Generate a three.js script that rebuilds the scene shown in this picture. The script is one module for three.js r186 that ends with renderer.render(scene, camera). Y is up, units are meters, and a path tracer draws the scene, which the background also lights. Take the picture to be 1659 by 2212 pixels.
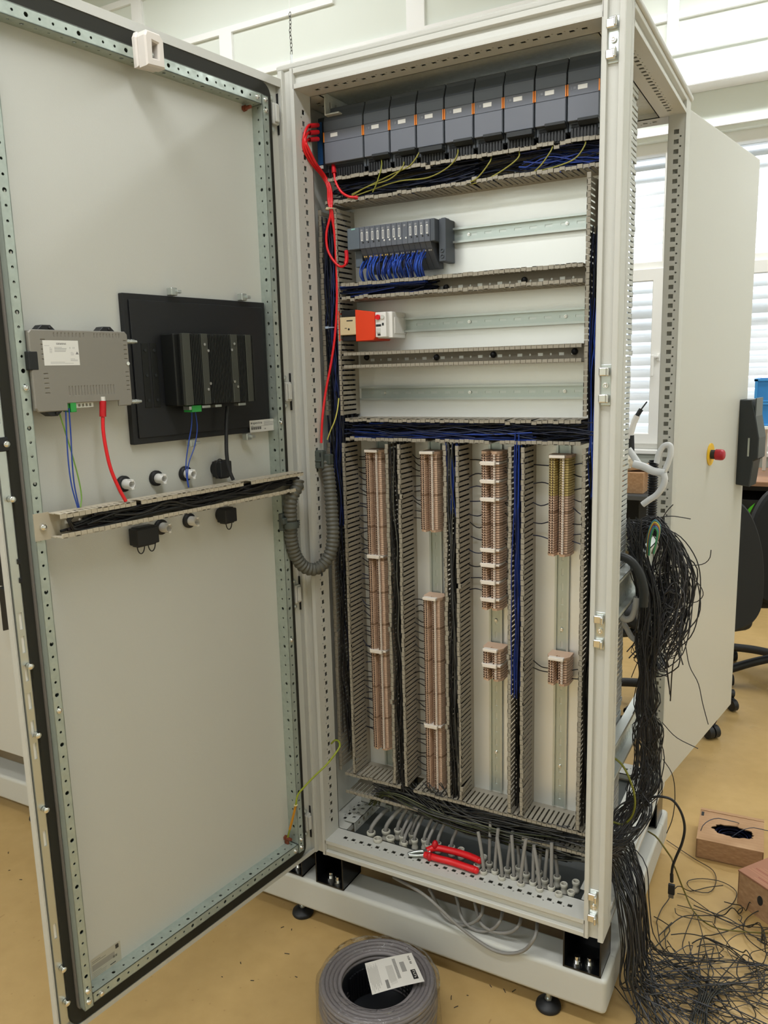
import * as THREE from 'three';
import { mergeGeometries } from 'three/addons/utils/BufferGeometryUtils.js';
import { RoundedBoxGeometry } from 'three/addons/geometries/RoundedBoxGeometry.js';
import { RectAreaLightUniformsLib } from 'three/addons/lights/RectAreaLightUniformsLib.js';
RectAreaLightUniformsLib.init();

// ---------- camera, sky, lights, exposure ----------
const scene = new THREE.Scene();
const camera = new THREE.PerspectiveCamera(2 * Math.atan(1106 / 1721.5) * 180 / Math.PI, 1659 / 2212, 0.05, 60);
camera.position.set(1.1741, 1.3095, 1.6501);
camera.rotation.set(-0.1768, 0.5081, -0.0263, 'YXZ');
camera.updateMatrixWorld();
scene.background = new THREE.Color(0.86, 0.93, 1.0);
scene.backgroundIntensity = 2.1;
const renderer = new THREE.WebGLRenderer({ antialias: true });
renderer.toneMapping = THREE.LinearToneMapping;
renderer.toneMappingExposure = 1.05;
renderer.shadowMap.enabled = true;
const FLOOR = -0.235, CEIL = 5.6, BACK = -5.0;
const LIGHTS = [ // ceiling fixtures: x, y, z, length along x, width along z, intensity
  [0.9, 4.3, -3.7, 3.2, 0.26, 29],
  [-3.6, 5.3, -3.6, 3.4, 0.3, 16],
  [-3.2, 4.2, -0.8, 3.0, 0.3, 6],
  [2.2, 3.3, -1.7, 2.4, 0.3, 13],
  [0.7, 2.95, 1.15, 2.4, 0.3, 13],
  [-1.5, 3.6, 3.7, 3.4, 0.3, 22],
];

// ---------- helpers ----------
let seed = 12345;
const rnd = () => { seed = (seed * 1664525 + 1013904223) >>> 0; return seed / 4294967296; };
const rr = (a, b) => a + (b - a) * rnd();
const V = (x, y, z) => new THREE.Vector3(x, y, z);
const taken = {};
function numbered(n) { const k = taken[n] = (taken[n] ?? -1) + 1; return k ? `${n}_${String(k).padStart(3, '0')}` : n; }
function mg(list) {
  list = (Array.isArray(list) ? list : [list]).flat(9).map((g) => {
    const q = g.index ? g.toNonIndexed() : g.clone();
    for (const k of Object.keys(q.attributes)) if (!['position', 'normal', 'uv', 'color'].includes(k)) q.deleteAttribute(k);
    if (!q.attributes.uv) q.setAttribute('uv', new THREE.Float32BufferAttribute(new Float32Array(q.attributes.position.count * 2), 2));
    return q;
  });
  if (list.length === 1) return list[0];
  if (list.some((g) => g.attributes.color)) for (const g of list) if (!g.attributes.color) tint(g, '#ffffff');
  return mergeGeometries(list);
}
function tint(g, c) {
  const k = new THREE.Color(c), n = g.attributes.position.count, a = new Float32Array(n * 3);
  for (let i = 0; i < n; i++) { a[3 * i] = k.r; a[3 * i + 1] = k.g; a[3 * i + 2] = k.b; }
  g.setAttribute('color', new THREE.BufferAttribute(a, 3)); return g;
}
const box = (w, h, d, x = 0, y = 0, z = 0) => new THREE.BoxGeometry(w, h, d).translate(x, y, z);
const b6 = (x0, x1, y0, y1, z0, z1) => box(x1 - x0, y1 - y0, z1 - z0, (x0 + x1) / 2, (y0 + y1) / 2, (z0 + z1) / 2);
const rb = (x0, x1, y0, y1, z0, z1, r = 0.003) => new RoundedBoxGeometry(x1 - x0, y1 - y0, z1 - z0, 2, Math.min(r, (x1 - x0) / 2.1, (y1 - y0) / 2.1, (z1 - z0) / 2.1)).translate((x0 + x1) / 2, (y0 + y1) / 2, (z0 + z1) / 2);
const cyl = (r, h, x = 0, y = 0, z = 0, ax = 'y', r2 = r, n = 16, open = false) => {
  const g = new THREE.CylinderGeometry(r2, r, h, n, 1, open);
  if (ax === 'x') g.rotateZ(-Math.PI / 2); if (ax === 'z') g.rotateX(Math.PI / 2);
  return g.translate(x, y, z);
};
const ball = (r, x, y, z, sx = 1, sy = 1, sz = 1) => new THREE.SphereGeometry(r, 12, 8).scale(sx, sy, sz).translate(x, y, z);
const ring = (r, t, x, y, z, ax = 'y', n = 18) => { const g = new THREE.TorusGeometry(r, t, 6, n); if (ax === 'y') g.rotateX(Math.PI / 2); if (ax === 'x') g.rotateY(Math.PI / 2); return g.translate(x, y, z); };
const tube = (pts, r, seg = 0, rad = 6, closed = false) => {
  const c = new THREE.CatmullRomCurve3(pts.map((p) => (p.isVector3 ? p : V(...p))), closed, 'centripetal');
  return new THREE.TubeGeometry(c, seg || pts.length * 5, r, rad, closed);
};
const lathe = (pts, n = 28) => new THREE.LatheGeometry(pts.map((p) => new THREE.Vector2(...p)), n);
function poly(pts, holes = []) {
  const s = new THREE.Shape(pts.map((p) => new THREE.Vector2(...p)));
  for (const h of holes) s.holes.push(new THREE.Path(h.map((p) => new THREE.Vector2(...p))));
  return s;
}
const rectPts = (x0, y0, x1, y1) => [[x0, y0], [x1, y0], [x1, y1], [x0, y1]];
const circPts = (x, y, r, n = 8) => Array.from({ length: n }, (_, i) => [x + r * Math.cos(i / n * 6.2832), y + r * Math.sin(i / n * 6.2832)]);
const ext = (shape, d, bevel = 0) => new THREE.ExtrudeGeometry(shape, { depth: d, bevelEnabled: bevel > 0, bevelThickness: bevel, bevelSize: bevel, bevelSegments: 1, curveSegments: 8 });
function mesh(name, geos, mat, parent) {
  const m = new THREE.Mesh(geos.isBufferGeometry && !Array.isArray(geos) ? geos : mg(geos), mat);
  m.name = parent === scene ? numbered(name) : name; m.castShadow = m.receiveShadow = true; (parent || scene).add(m);
  if (parent && parent !== scene) { const same = parent.children.filter((c) => c !== m && c.name.replace(/_\d{3}$/, '') === name).length; if (same) m.name = `${name}_${String(same).padStart(3, '0')}`; }
  return m;
}
function struct(name, geos, mat, parent = scene) { const m = mesh(name, geos, mat, parent); if (parent === scene) m.userData.kind = 'structure'; return m; }
function tag(o, label, category, group, kind) { o.userData.label = label; o.userData.category = category; if (group) o.userData.group = group; if (kind) o.userData.kind = kind; return o; }
function thing(name, label, category, pos = [0, 0, 0], turn = 0, group) {
  const o = new THREE.Group(); o.name = numbered(name); scene.add(o); o.position.set(...pos); o.rotation.y = turn; return tag(o, label, category, group);
}
function one(name, geos, mat, label, category, group, kind) { return tag(mesh(name, geos, mat, scene), label, category, group, kind); }
function flip(g, m) { // apply a matrix, keep faces outward when it mirrors
  g = g.index ? g.toNonIndexed() : g.clone(); g.applyMatrix4(m);
  if (m.determinant() < 0) for (const k of Object.keys(g.attributes)) { const a = g.attributes[k], s = a.itemSize; for (let i = 0; i < a.count; i += 3) for (let c = 0; c < s; c++) { const p = a.array[(i + 1) * s + c]; a.array[(i + 1) * s + c] = a.array[(i + 2) * s + c]; a.array[(i + 2) * s + c] = p; } }
  return g;
}
const basis = (x, y, z, o) => new THREE.Matrix4().makeBasis(V(...x), V(...y), V(...z)).setPosition(V(...o));
THREE.BufferGeometry.prototype.mx = function (m) { return flip(this, m); };
// a pixel of the 1659 x 2212 frame turned into a world point on a plane of constant x, y or z
const AX = { x: 0, y: 1, z: 2 };
function at(px, py, ax, val) {
  const d = V((px - 829.5) / 1721.5, -(py - 1106) / 1721.5, -1).applyQuaternion(camera.quaternion), c = camera.position.toArray(), a = d.toArray(), k = AX[ax];
  const t = (val - c[k]) / a[k]; return V(c[0] + a[0] * t, c[1] + a[1] * t, c[2] + a[2] * t);
}
// door frame: u from the hinge towards the free edge, v up, w towards the inner side
const DO = V(0.0101, 0, 0), DD = V(-0.125, 0, 0.9922).normalize(), DN = V(DD.z, 0, -DD.x), DROT = Math.atan2(DD.z, -DD.x);
const dw = (u, v, w) => DO.clone().addScaledVector(DD, u).addScaledVector(DN, w).add(V(0, v, 0));

// ---------- textures and materials ----------
function noiseTex(n, f, rep, srgb) {
  const d = new Uint8Array(n * n * 4);
  for (let i = 0; i < n * n; i++) { const c = f(i % n, (i / n) | 0); for (let k = 0; k < 3; k++) d[4 * i + k] = Math.max(0, Math.min(255, c[k] ?? c[0])); d[4 * i + 3] = 255; }
  const t = new THREE.DataTexture(d, n, n); t.wrapS = t.wrapT = THREE.RepeatWrapping; t.magFilter = THREE.LinearFilter; t.minFilter = THREE.LinearMipmapLinearFilter; t.generateMipmaps = true; t.repeat.set(rep, rep); if (srgb) t.colorSpace = THREE.SRGBColorSpace; t.needsUpdate = true; return t;
}
const lat = {}; // periodic value noise
function vn(x, y, p, s) {
  const key = p + ':' + s; let L = lat[key];
  if (!L) { let q = s * 7919 + 17; L = lat[key] = Float32Array.from({ length: p * p }, () => { q = (q * 1664525 + 1013904223) >>> 0; return q / 4294967296; }); }
  const xi = Math.floor(x), yi = Math.floor(y), fx = x - xi, fy = y - yi, u = fx * fx * (3 - 2 * fx), v = fy * fy * (3 - 2 * fy), g = (a, b) => L[((b % p + p) % p) * p + ((a % p + p) % p)];
  return (g(xi, yi) * (1 - u) + g(xi + 1, yi) * u) * (1 - v) + (g(xi, yi + 1) * (1 - u) + g(xi + 1, yi + 1) * u) * v;
}
const fbm = (x, y, n, base, s) => { let a = 0, w = 0.5; for (let k = 0; k < 4; k++) { const p = base << k; a += w * vn(x / n * p, y / n * p, p, s + k); w /= 2; } return a; };
const floorMap = noiseTex(512, (x, y) => { const a = fbm(x, y, 512, 6, 1), b = fbm(x, y, 512, 48, 5), s = vn(x / 4, y / 4, 128, 9) > 0.985 ? -26 : 0; const v = (a - 0.47) * 12 + (b - 0.47) * 12 + s; return [196 + v, 164 + v, 108 + v * 0.9]; }, 1, true);
const floorRough = noiseTex(256, (x, y) => [95 + (fbm(x, y, 256, 8, 21) - 0.47) * 90], 1);
const zincMap = noiseTex(256, (x, y) => { const v = (vn(x / 16, y / 16, 16, 31) - 0.5) * 20 + (vn(x / 6, y / 6, 42, 32) - 0.5) * 16; return [222 + v * 0.5, 225 + v * 0.5, 222 + v * 0.5]; }, 6, true);
const zincRough = noiseTex(256, (x, y) => [120 + (vn(x / 12, y / 12, 21, 41) - 0.5) * 70 + (fbm(x, y, 256, 4, 44) - 0.47) * 80], 6);
const paintBump = noiseTex(256, (x, y) => [128 + (vn(x / 2, y / 2, 128, 51) - 0.5) * 120], 12);
const cardMap = noiseTex(256, (x, y) => { const v = (fbm(x, y, 256, 8, 61) - 0.47) * 36 + ((y >> 2) & 1) * 3; return [186 + v, 148 + v, 112 + v]; }, 2, true);
const woodMap = noiseTex(256, (x, y) => { const v = (vn(x / 64, y / 3, 85, 71) - 0.5) * 40; return [172 + v, 128 + v, 92 + v]; }, 2, true);
const S = (color, roughness = 0.6, metalness = 0, extra = {}) => new THREE.MeshStandardMaterial({ color, roughness, metalness, side: THREE.DoubleSide, ...extra });
const filmBump = noiseTex(256, (x, y) => [Math.abs(fbm(x, y, 256, 6, 81) - 0.47) * 900], 1); filmBump.repeat.set(4, 1.5);
const M = {
  paint: S('#cdcdc6', 0.42, 0, { bumpMap: paintBump, bumpScale: 0.0002 }),
  paintIn: S('#c9cac3', 0.5, 0, { bumpMap: paintBump, bumpScale: 0.0002 }),
  zinc: S('#f2f4f2', 1, 0.28, { map: zincMap, roughnessMap: zincRough }),
  plate: S('#eceeec', 0.36, 0.55), tube: S('#cdd7d1', 1, 0.45, { map: zincMap, roughnessMap: zincRough }), ductRear: S('#c6c9c5', 0.5), steel: S('#c9cfcd', 0.3, 0.85), bright: S('#e8e8e6', 0.18, 1), gasket: S('#26261f', 0.85), gasket2: S('#75706a', 0.9),
  duct: S('#9c9586', 0.6), ductDoor: S('#b9b09c', 0.6), term: S('#ffffff', 0.5, 0, { vertexColors: true }), wires: S('#ffffff', 0.45, 0, { vertexColors: true }),
  termPlain: S('#cfae93', 0.5), marker: S('#e9e0d4', 0.5),
  plc: S('#666a74', 0.5), plcDark: S('#4a5058', 0.5), black: S('#14161a', 0.5), blackGloss: S('#0d0e10', 0.25), offblack: S('#23272a', 0.6),
  io: S('#606b75', 0.5), orange: S('#f08a20', 0.5), white: S('#e9e8e4', 0.45), red: S('#c4121f', 0.4), redHot: S('#e01a22', 0.35), safety: S('#e8431c', 0.45), beige: S('#d8c49c', 0.5),
  blue: S('#1b3f96', 0.45), green: S('#2fa04a', 0.5), yg: S('#a8a82c', 0.45), cable: S('#8a8884', 0.5), conduit: S('#56564f', 0.5), hmi: S('#8b8880', 0.55, 0.1), hmiDark: S('#4c4a46', 0.6),
  pc: S('#191b1a', 0.5, 0.3), pcRib: S('#2b2d2c', 0.45, 0.4), pcBand: S('#4a4c46', 0.4, 0.4),
  wall: S('#e8ede4', 0.85), trim: S('#fdfdfb', 0.6), ceil: S('#eeeeea', 0.9), frameWhite: S('#efeee8', 0.4), blind: S('#f2f5f7', 0.5, 0, { }),
  floor: S('#ffffff', 1, 0, { map: floorMap, roughnessMap: floorRough }), card: S('#ffffff', 0.9, 0, { map: cardMap }), wood: S('#ffffff', 0.5, 0, { map: woodMap }),
  glass: new THREE.MeshPhysicalMaterial({ color: '#ffffff', roughness: 0.02, transmission: 1, thickness: 0, ior: 1.5 }),
  film: new THREE.MeshPhysicalMaterial({ color: '#f4f4f4', roughness: 0.1, bumpMap: filmBump, bumpScale: 0.004, transmission: 1, thickness: 0, ior: 1.4 }),
  shrink: S('#e4e6e8', 0.35), crate: S('#2f83c8', 0.5), yellow: S('#f0c22c', 0.5), lamp: new THREE.MeshStandardMaterial({ color: '#ffffff', emissive: '#ffffff', emissiveIntensity: 6 }),
  olive: S('#3f4420', 0.5), coil: S('#7f797a', 0.45),
};
function canvasMat(w, h, draw, rough = 0.5) {
  const c = document.createElement('canvas'); c.width = w; c.height = h; const g = c.getContext('2d'); draw(g, w, h);
  const t = new THREE.CanvasTexture(c); t.colorSpace = THREE.SRGBColorSpace; t.anisotropy = 4; return new THREE.MeshStandardMaterial({ map: t, roughness: rough });
}
function bars(g, x, y, w, h, n, c = '#222') { g.fillStyle = c; let q = x; for (let i = 0; i < n; i++) { const k = 1 + ((i * 7919) % 5) * 0.5; g.fillRect(q, y, w / n / 3.2 * k, h); q += w / n; } }
function lines(g, x, y, w, n, dy, c = '#777', th = 2) { g.fillStyle = c; for (let i = 0; i < n; i++) g.fillRect(x, y + i * dy, w * (0.6 + ((i * 37) % 40) / 100), th); }

// one merged, coloured mesh of wires: list of [points, radius, colour]
function wireGeo(list, segPer = 4, rad = 5) { return mg(list.map(([p, r, c]) => tint(tube(p, r, Math.max(4, (p.length - 1) * segPer), rad).toNonIndexed(), c))); }

// ---------- the room ----------
{
  const fl = box(10.4, 0.1, 9.8, -1.8, FLOOR - 0.05, -0.3); const uv = fl.attributes.uv; for (let i = 0; i < uv.count; i++) uv.setXY(i, uv.getX(i) * 7, uv.getY(i) * 7);
  struct('floor', fl, M.floor);
  struct('ceiling', box(10.8, 0.2, 10.2, -1.8, CEIL + 0.1, -0.3), M.ceil);
  const W1 = [-1.62, 0.05, 0.62, 2.96], W2 = [0.36, 2.03, 0.62, 2.96], W3 = [-3.6, -1.93, 0.62, 2.96];
  const wallShape = poly(rectPts(-7.0, FLOOR, 3.4, CEIL), [W1, W2, W3].map((w) => rectPts(w[0], w[2], w[1], w[3])));
  struct('wall_back', ext(wallShape, 0.26).translate(0, 0, BACK - 0.26), M.wall);
  struct('wall_left', b6(-7.2, -7.0, FLOOR, CEIL, BACK - 0.2, 4.6), M.wall);
  struct('wall_right', b6(3.4, 3.6, FLOOR, CEIL, BACK - 0.2, 4.6), M.wall);
  struct('wall_front', b6(-7.2, 3.6, FLOOR, CEIL, 4.6, 4.8), M.wall);
  // white strips dividing the upper wall into panels
  const tr = (x0, x1, y0, y1) => struct('trim', b6(x0, x1, y0, y1, BACK, BACK + 0.03), M.trim);
  tr(-0.03, 3.4, 3.53, 3.585); tr(-0.19, -0.032, 3.77, 3.82); tr(0.05, 3.4, 3.77, 3.82); tr(-5.2, -0.75, 4.095, 4.15); tr(-7, -2.9, 4.53, 4.585); tr(-7, -5.1, 5.06, 5.12);
  tr(-2.17, -2.0, 4.15, 4.5); tr(-4.2, -4.05, 4.15, 4.53); tr(-5.32, -5.18, 4.585, 5.06); tr(-0.03, 0.05, 3.585, 3.95); tr(-2.0, 3.4, 2.99, 3.045);
  // windows: frame, sash and panes, with blinds of single slats outside
  [W1, W2, W3].forEach(([x0, x1, y0, y1], k) => {
    const g = new THREE.Group(); g.name = `window_${k + 1}`; g.userData.kind = 'structure'; scene.add(g);
    const z0 = BACK - 0.16, z1 = BACK - 0.08, f = 0.075, ym = 2.0;
    mesh('window_frame', ext(poly(rectPts(x0, y0, x1, y1), [rectPts(x0 + f, ym + 0.085, x1 - f, y1 - f), rectPts(x0 + f, y0 + f, x1 - f, ym - 0.0)]), z1 - z0, 0.004).translate(0, 0, z0), M.frameWhite, g);
    const s = 0.055, sx0 = x0 + f, sx1 = x1 - f;
    mesh('sash', ext(poly(rectPts(sx0 - 0.03, y0 + f - 0.03, sx1 + 0.03, ym + 0.03), [rectPts(sx0 + s, y0 + f + s - 0.01, sx1 - s, ym - s)]), 0.05, 0.006).translate(0, 0, z1 - 0.015), M.frameWhite, g);
    const hx = k === 0 ? x1 - f - 0.0 : x0 + f; const h = mesh('window_handle', [rb(hx - 0.012, hx + 0.012, 1.32, 1.38, z1 + 0.035, z1 + 0.05, 0.004), rb(hx - 0.05, hx - 0.028, 1.2, 1.37, z1 + 0.06, z1 + 0.078, 0.006), rb(hx - 0.045, hx + 0.008, 1.345, 1.365, z1 + 0.05, z1 + 0.074, 0.005)], M.frameWhite, g); h.name = 'window_handle';
    mesh('pane', b6(x0 + f, x1 - f, ym + 0.085, y1 - f, z0 + 0.03, z0 + 0.036), M.glass, g);
    mesh('pane', b6(sx0 + s, sx1 - s, y0 + f + s - 0.01, ym - s, z0 + 0.05, z0 + 0.056), M.glass, g);
    mesh('sill', rb(x0 - 0.04, x1 + 0.04, y0 - 0.035, y0, BACK - 0.09, BACK + 0.05, 0.006), M.frameWhite, g);
    const bl = thing('window_blind', ['light grey slatted blind outside the window seen through the cabinet', 'light grey slatted blind outside the right-hand window behind the rear door', 'light grey slatted blind outside the window hidden behind the front door'][k], 'blind', [(x0 + x1) / 2, y1 - 0.02, z0 - 0.1], 0);
    const w = x1 - x0 - 0.03, arc = []; for (let i = 0; i <= 6; i++) { const t = i / 6 - 0.5; arc.push([t * 0.088, -t * t * 0.03]); }
    const prof = [...arc.map(([a, b]) => [a, b]), ...arc.slice().reverse().map(([a, b]) => [a, b - 0.0014])];
    const sg = ext(poly(prof), w).translate(0, 0, -w / 2).rotateY(-Math.PI / 2).rotateX(0.75);
    mesh('head_rail', rb(-w / 2, w / 2, -0.05, 0.01, -0.035, 0.035, 0.005), M.blind, bl);
    const n = Math.floor((y1 - y0 - 0.1) / 0.0945);
    for (let i = 0; i < n; i++) { const m = mesh('slat', sg, M.blind, bl); m.position.set(0, -0.1 - i * 0.0945, 0); m.rotation.x = (i > 11 ? 0.35 : 0) + rr(-0.05, 0.05); }
  });
  // ceiling fixtures: each a glowing mesh with a rectangular light of the same size below it
  LIGHTS.forEach(([x, y, z, l, w, I], k) => {
    const t = thing('ceiling_light', ['long white strip lamp hung before the upper back wall', 'long white strip lamp high at the back left', 'long white strip lamp above the left cabinet', 'long white strip lamp above the desks', 'long white strip lamp above the camera side right', 'long white strip lamp above the front left floor'][k], 'lamp', [x, y, z], 0);
    mesh('housing', rb(-l / 2, l / 2, 0.004, 0.07, -w / 2, w / 2, 0.01), M.trim, t);
    mesh('diffuser', b6(-l / 2 + 0.02, l / 2 - 0.02, 0, 0.006, -w / 2 + 0.015, w / 2 - 0.015), M.lamp, t);
    for (const s of [-1, 1]) mesh('hanger', cyl(0.004, CEIL - y - 0.06, s * l * 0.4, (CEIL - y) / 2 + 0.03, 0), M.trim, t);
    const L = new THREE.RectAreaLight('#f8fbff', I, l - 0.04, w - 0.03); L.position.set(x, y - 0.012, z); L.lookAt(x, y - 1, z); L.castShadow = true; scene.add(L);
  });
  // perforated cable tray along the back wall
  const ct = thing('cable_tray', 'white perforated cable tray running along the wall above the windows', 'cable tray', [1.0, 3.27, BACK + 0.1]);
  const hs = []; for (let i = 0; i < 46; i++) { const x = -1.12 + i * 0.05; hs.push(rectPts(x, 0.018, x + 0.03, 0.034)); if (i % 2) hs.push(circPts(x - 0.01, 0.06, 0.006, 6)); }
  mesh('side_rail', ext(poly(rectPts(-1.15, 0, 2.35, 0.075), hs), 0.003).translate(0, -0.02, 0.1), M.trim, ct);
  mesh('side_rail', ext(poly(rectPts(-1.15, 0, 2.35, 0.075)), 0.003).translate(0, -0.02, -0.095), M.trim, ct);
  mesh('tray_bottom', b6(-1.15, 2.35, -0.022, -0.018, -0.095, 0.103), M.trim, ct);
  mesh('bracket', [b6(-0.9, -0.87, -0.06, -0.022, -0.1, 0.1), b6(0.6, 0.63, -0.06, -0.022, -0.1, 0.1), b6(2.0, 2.03, -0.06, -0.022, -0.1, 0.1)], M.trim, ct);
}

// ---------- the electrical cabinet ----------
const D = 0.79, H = 2.0, W = 0.8, ZF = -0.1, ZP = -0.185;
// frame section: length along +y, inwards +x, backwards -z; the inner face carries the punched holes
function section(len, i0, n) {
  const prof = [[0.043, 0.0], [0.035, 0], [0.0335, -0.009], [0.014, -0.010], [0.0125, -0.001], [0.0115, 0], [0.0025, 0], [0.0007, -0.0007], [0, -0.0025], [0, -0.05], [0.012, -0.055], [0.030, -0.060], [0.030, -0.070], [0.045, -0.070], [0.045, -0.0675], [0.0325, -0.0675], [0.0325, -0.058], [0.014, -0.053], [0.002, -0.048], [0.002, -0.003], [0.0105, -0.002], [0.0125, -0.012], [0.035, -0.011], [0.0365, -0.002], [0.043, -0.002]];
  const body = ext(poly(prof.map(([x, z]) => [x, -z])), len).rotateX(-Math.PI / 2).mx(basis([1, 0, 0], [0, 1, 0], [0, 0, 1], [0, 0, 0]));
  const hs = []; for (let i = 0; i < n; i++) { const y = i0 + i * 0.025; hs.push(rectPts(0.0305, y - 0.0055, 0.0415, y + 0.0055)); if (i < n - 1) hs.push(circPts(0.027, y + 0.0125, 0.0023, 6)); }
  const plate = ext(poly(rectPts(0.0, 0, 0.07, len), hs), 0.0018).mx(basis([0, 0, -1], [0, 1, 0], [1, 0, 0], [0.0432, 0, 0]));
  return [body, plate];
}
{
  const cab = thing('electrical_cabinet', 'tall open light grey control cabinet filled with slotted ducts and terminal blocks', 'cabinet', [0, 0, 0]);
  const fh = []; for (let i = 0; i < 74; i++) { const y = 0.0875 + i * 0.025; fh.push(rectPts(0.017, y - 0.0058, 0.0295, y + 0.0058)); if (i < 73) fh.push(circPts(0.0125, y + 0.0125, 0.0026, 8)); }
  const post = mg([section(H, 0.0875, 74), ext(poly(rectPts(0.002, 0, 0.044, H), fh), 0.0018).translate(0, 0, -0.0722), b6(0.0, 0.0025, 0, H, -0.0722, -0.049)]);
  mesh('frame_post', post, M.paint, cab);                                                       // front left
  mesh('frame_post', flip(post, basis([-1, 0, 0], [0, 1, 0], [0, 0, 1], [W, 0, 0])), M.paint, cab);     // front right
  mesh('frame_post', flip(post, basis([1, 0, 0], [0, 1, 0], [0, 0, -1], [0, 0, -D])), M.paint, cab);    // rear left
  mesh('frame_post', flip(post, basis([-1, 0, 0], [0, 1, 0], [0, 0, -1], [W, 0, -D])), M.paint, cab);   // rear right
  const rail = mg(section(W - 0.0864, 0.0443, 26));
  mesh('frame_rail', flip(rail, basis([0, 1, 0], [1, 0, 0], [0, 0, 1], [0.0432, 0, 0])), M.paint, cab);
  mesh('frame_rail', flip(rail, basis([0, -1, 0], [1, 0, 0], [0, 0, 1], [0.0432, H, 0])), M.paint, cab);
  mesh('frame_rail', flip(rail, basis([0, 1, 0], [1, 0, 0], [0, 0, -1], [0.0432, 0, -D])), M.paint, cab);
  mesh('frame_rail', flip(rail, basis([0, -1, 0], [1, 0, 0], [0, 0, -1], [0.0432, H, -D])), M.paint, cab);
  const side = mg(section(D - 0.14, 0.05, 23));
  for (const [sx, ox] of [[1, 0], [-1, W]]) for (const [sy, oy] of [[1, 0], [-1, H]])
    mesh('frame_rail', flip(side, basis([0, sy, 0], [0, 0, -1], [-sx, 0, 0], [ox, oy, -0.07])), M.paint, cab);
  mesh('roof_panel', [rb(-0.006, W + 0.006, H, H + 0.014, -D - 0.004, -0.004, 0.005)], M.paint, cab);
  mesh('roof_lining', [b6(0.046, W - 0.046, H - 0.032, H - 0.028, -D + 0.07, -0.072)], M.zinc, cab);
  mesh('side_panel', [b6(-0.004, -0.0005, 0.0, H - 0.0, -D + 0.01, -0.012), b6(0.0005, 0.004, 0.05, H - 0.05, -D + 0.055, -0.058)], M.paintIn, cab);
  // bottom: gland plates and the punched rails beside them
  mesh('gland_plate', b6(0.076, W - 0.046, 0.02, 0.024, -D + 0.07, -0.072), S('#3f4341', 0.6, 0.2), cab);
  const ph = []; for (let i = 0; i < 22; i++) { ph.push(rectPts(0.012, 0.02 + i * 0.025, 0.022, 0.03 + i * 0.025)); ph.push(circPts(0.008, 0.0375 + i * 0.025, 0.002, 5)); }
  for (const x of [0.045, W - 0.08]) mesh('punched_rail', [ext(poly(rectPts(0, 0, 0.034, 0.58), ph), 0.002).mx(basis([1, 0, 0], [0, 0, -1], [0, 1, 0], [x, 0.05, -0.1])), ext(poly(rectPts(0, 0, 0.03, 0.58), ph.map((h) => h.map(([a, b]) => [a, b]))), 0.002).mx(basis([0, 1, 0], [0, 0, -1], [1, 0, 0], [x + 0.032, 0.022, -0.1]))], M.paintIn, cab);
  mesh('panel_bracket', [b6(0.05, 0.17, 1.9, 1.903, -0.30, -0.19), b6(0.05, 0.17, 1.903, 1.95, -0.19, -0.187), ext(poly(rectPts(0, 0, 0.1, 0.05), [rectPts(0.02, 0.02, 0.028, 0.035), rectPts(0.045, 0.02, 0.053, 0.035), circPts(0.075, 0.025, 0.004)]), 0.003).mx(basis([0, 0, -1], [0, 1, 0], [1, 0, 0], [0.07, 1.915, -0.09])), b6(0.073, 0.11, 1.915, 1.918, -0.19, -0.09), cyl(0.006, 0.012, 0.085, 1.925, -0.15), cyl(0.006, 0.012, 0.098, 1.93, -0.17)], M.zinc, cab);
  // latch plates on the lock-side post
  for (const [px, py] of [[1311, 88], [1298, 832], [1288, 1362], [1277, 1957]]) {
    const p = at(px, py, 'z', -0.006), k = mesh('latch_plate', [rb(-0.013, 0.013, -0.042, 0.042, -0.003, 0.001, 0.002)], M.steel, cab); k.position.set(0.774, p.y, -0.0085);
    for (const s of [-1, 1]) mesh('latch_hook', [rb(-0.011, 0.009, s * 0.027 - 0.009, s * 0.027 + 0.009, 0, 0.012, 0.003), rb(0.005, 0.011, s * 0.027 - 0.009, s * 0.027 + 0.009, 0.008, 0.02, 0.003)], M.bright, k);
    mesh('screw', [cyl(0.006, 0.004, 0.002, 0, 0.003, 'z'), ring(0.003, 0.0012, 0.002, 0, 0.005, 'z', 10)], M.bright, k);
  }
  // hinge leaves on the left post
  for (const [y0, y1] of [[200, 290], [806, 886], [1246, 1318], [1744, 1811]]) {
    const a = at(604, y0, 'x', 0.002).y, b = at(604, y1, 'x', 0.002).y; const yb = at(607 + (y1 - 290) * 0.047, y1, 'z', 0.004).y, yt = at(606 + (y0 - 200) * 0.047, y0, 'z', 0.004).y;
    mesh('hinge_gap', [b6(-0.0035, 0.0015, yb, yt, -0.012, 0.003), b6(-0.0055, 0.0015, yb + 0.022, yt - 0.022, -0.012, 0.003)], M.black, cab);
  }
  // long earthing and corner seams
  mesh('corner_seam', [b6(0.0428, 0.0436, 0.0, 0.045, -0.02, 0.0004), b6(W - 0.0436, W - 0.0428, 0, 0.045, -0.02, 0.0004), b6(W - 0.0436, W - 0.0428, H - 0.045, H, -0.02, 0.0004), b6(0.0428, 0.0436, H - 0.045, H, -0.02, 0.0004)], M.gasket2, cab);

  // punched cross rails at the open right side, between front and rear post
  for (const [y, lab] of [[0.765, 'upper punched zinc cross rail in the open right side'], [0.35, 'lower punched zinc cross rail in the open right side']]) {
    const t = thing('cross_rail', lab, 'mounting rail', [0.752, y, -0.07]); const h2 = [];
    for (let i = 0; i < 25; i++) { const q = 0.03 + i * 0.025; for (const v of [-0.03, -0.005, 0.022]) h2.push(rectPts(q, v - 0.006, q + 0.0045, v + 0.007)); }
    mesh('web', ext(poly(rectPts(0, -0.05, D - 0.14, 0.045), h2), 0.002).mx(basis([0, 0, -1], [0, 1, 0], [1, 0, 0], [0, 0, 0])), M.zinc, t);
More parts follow.
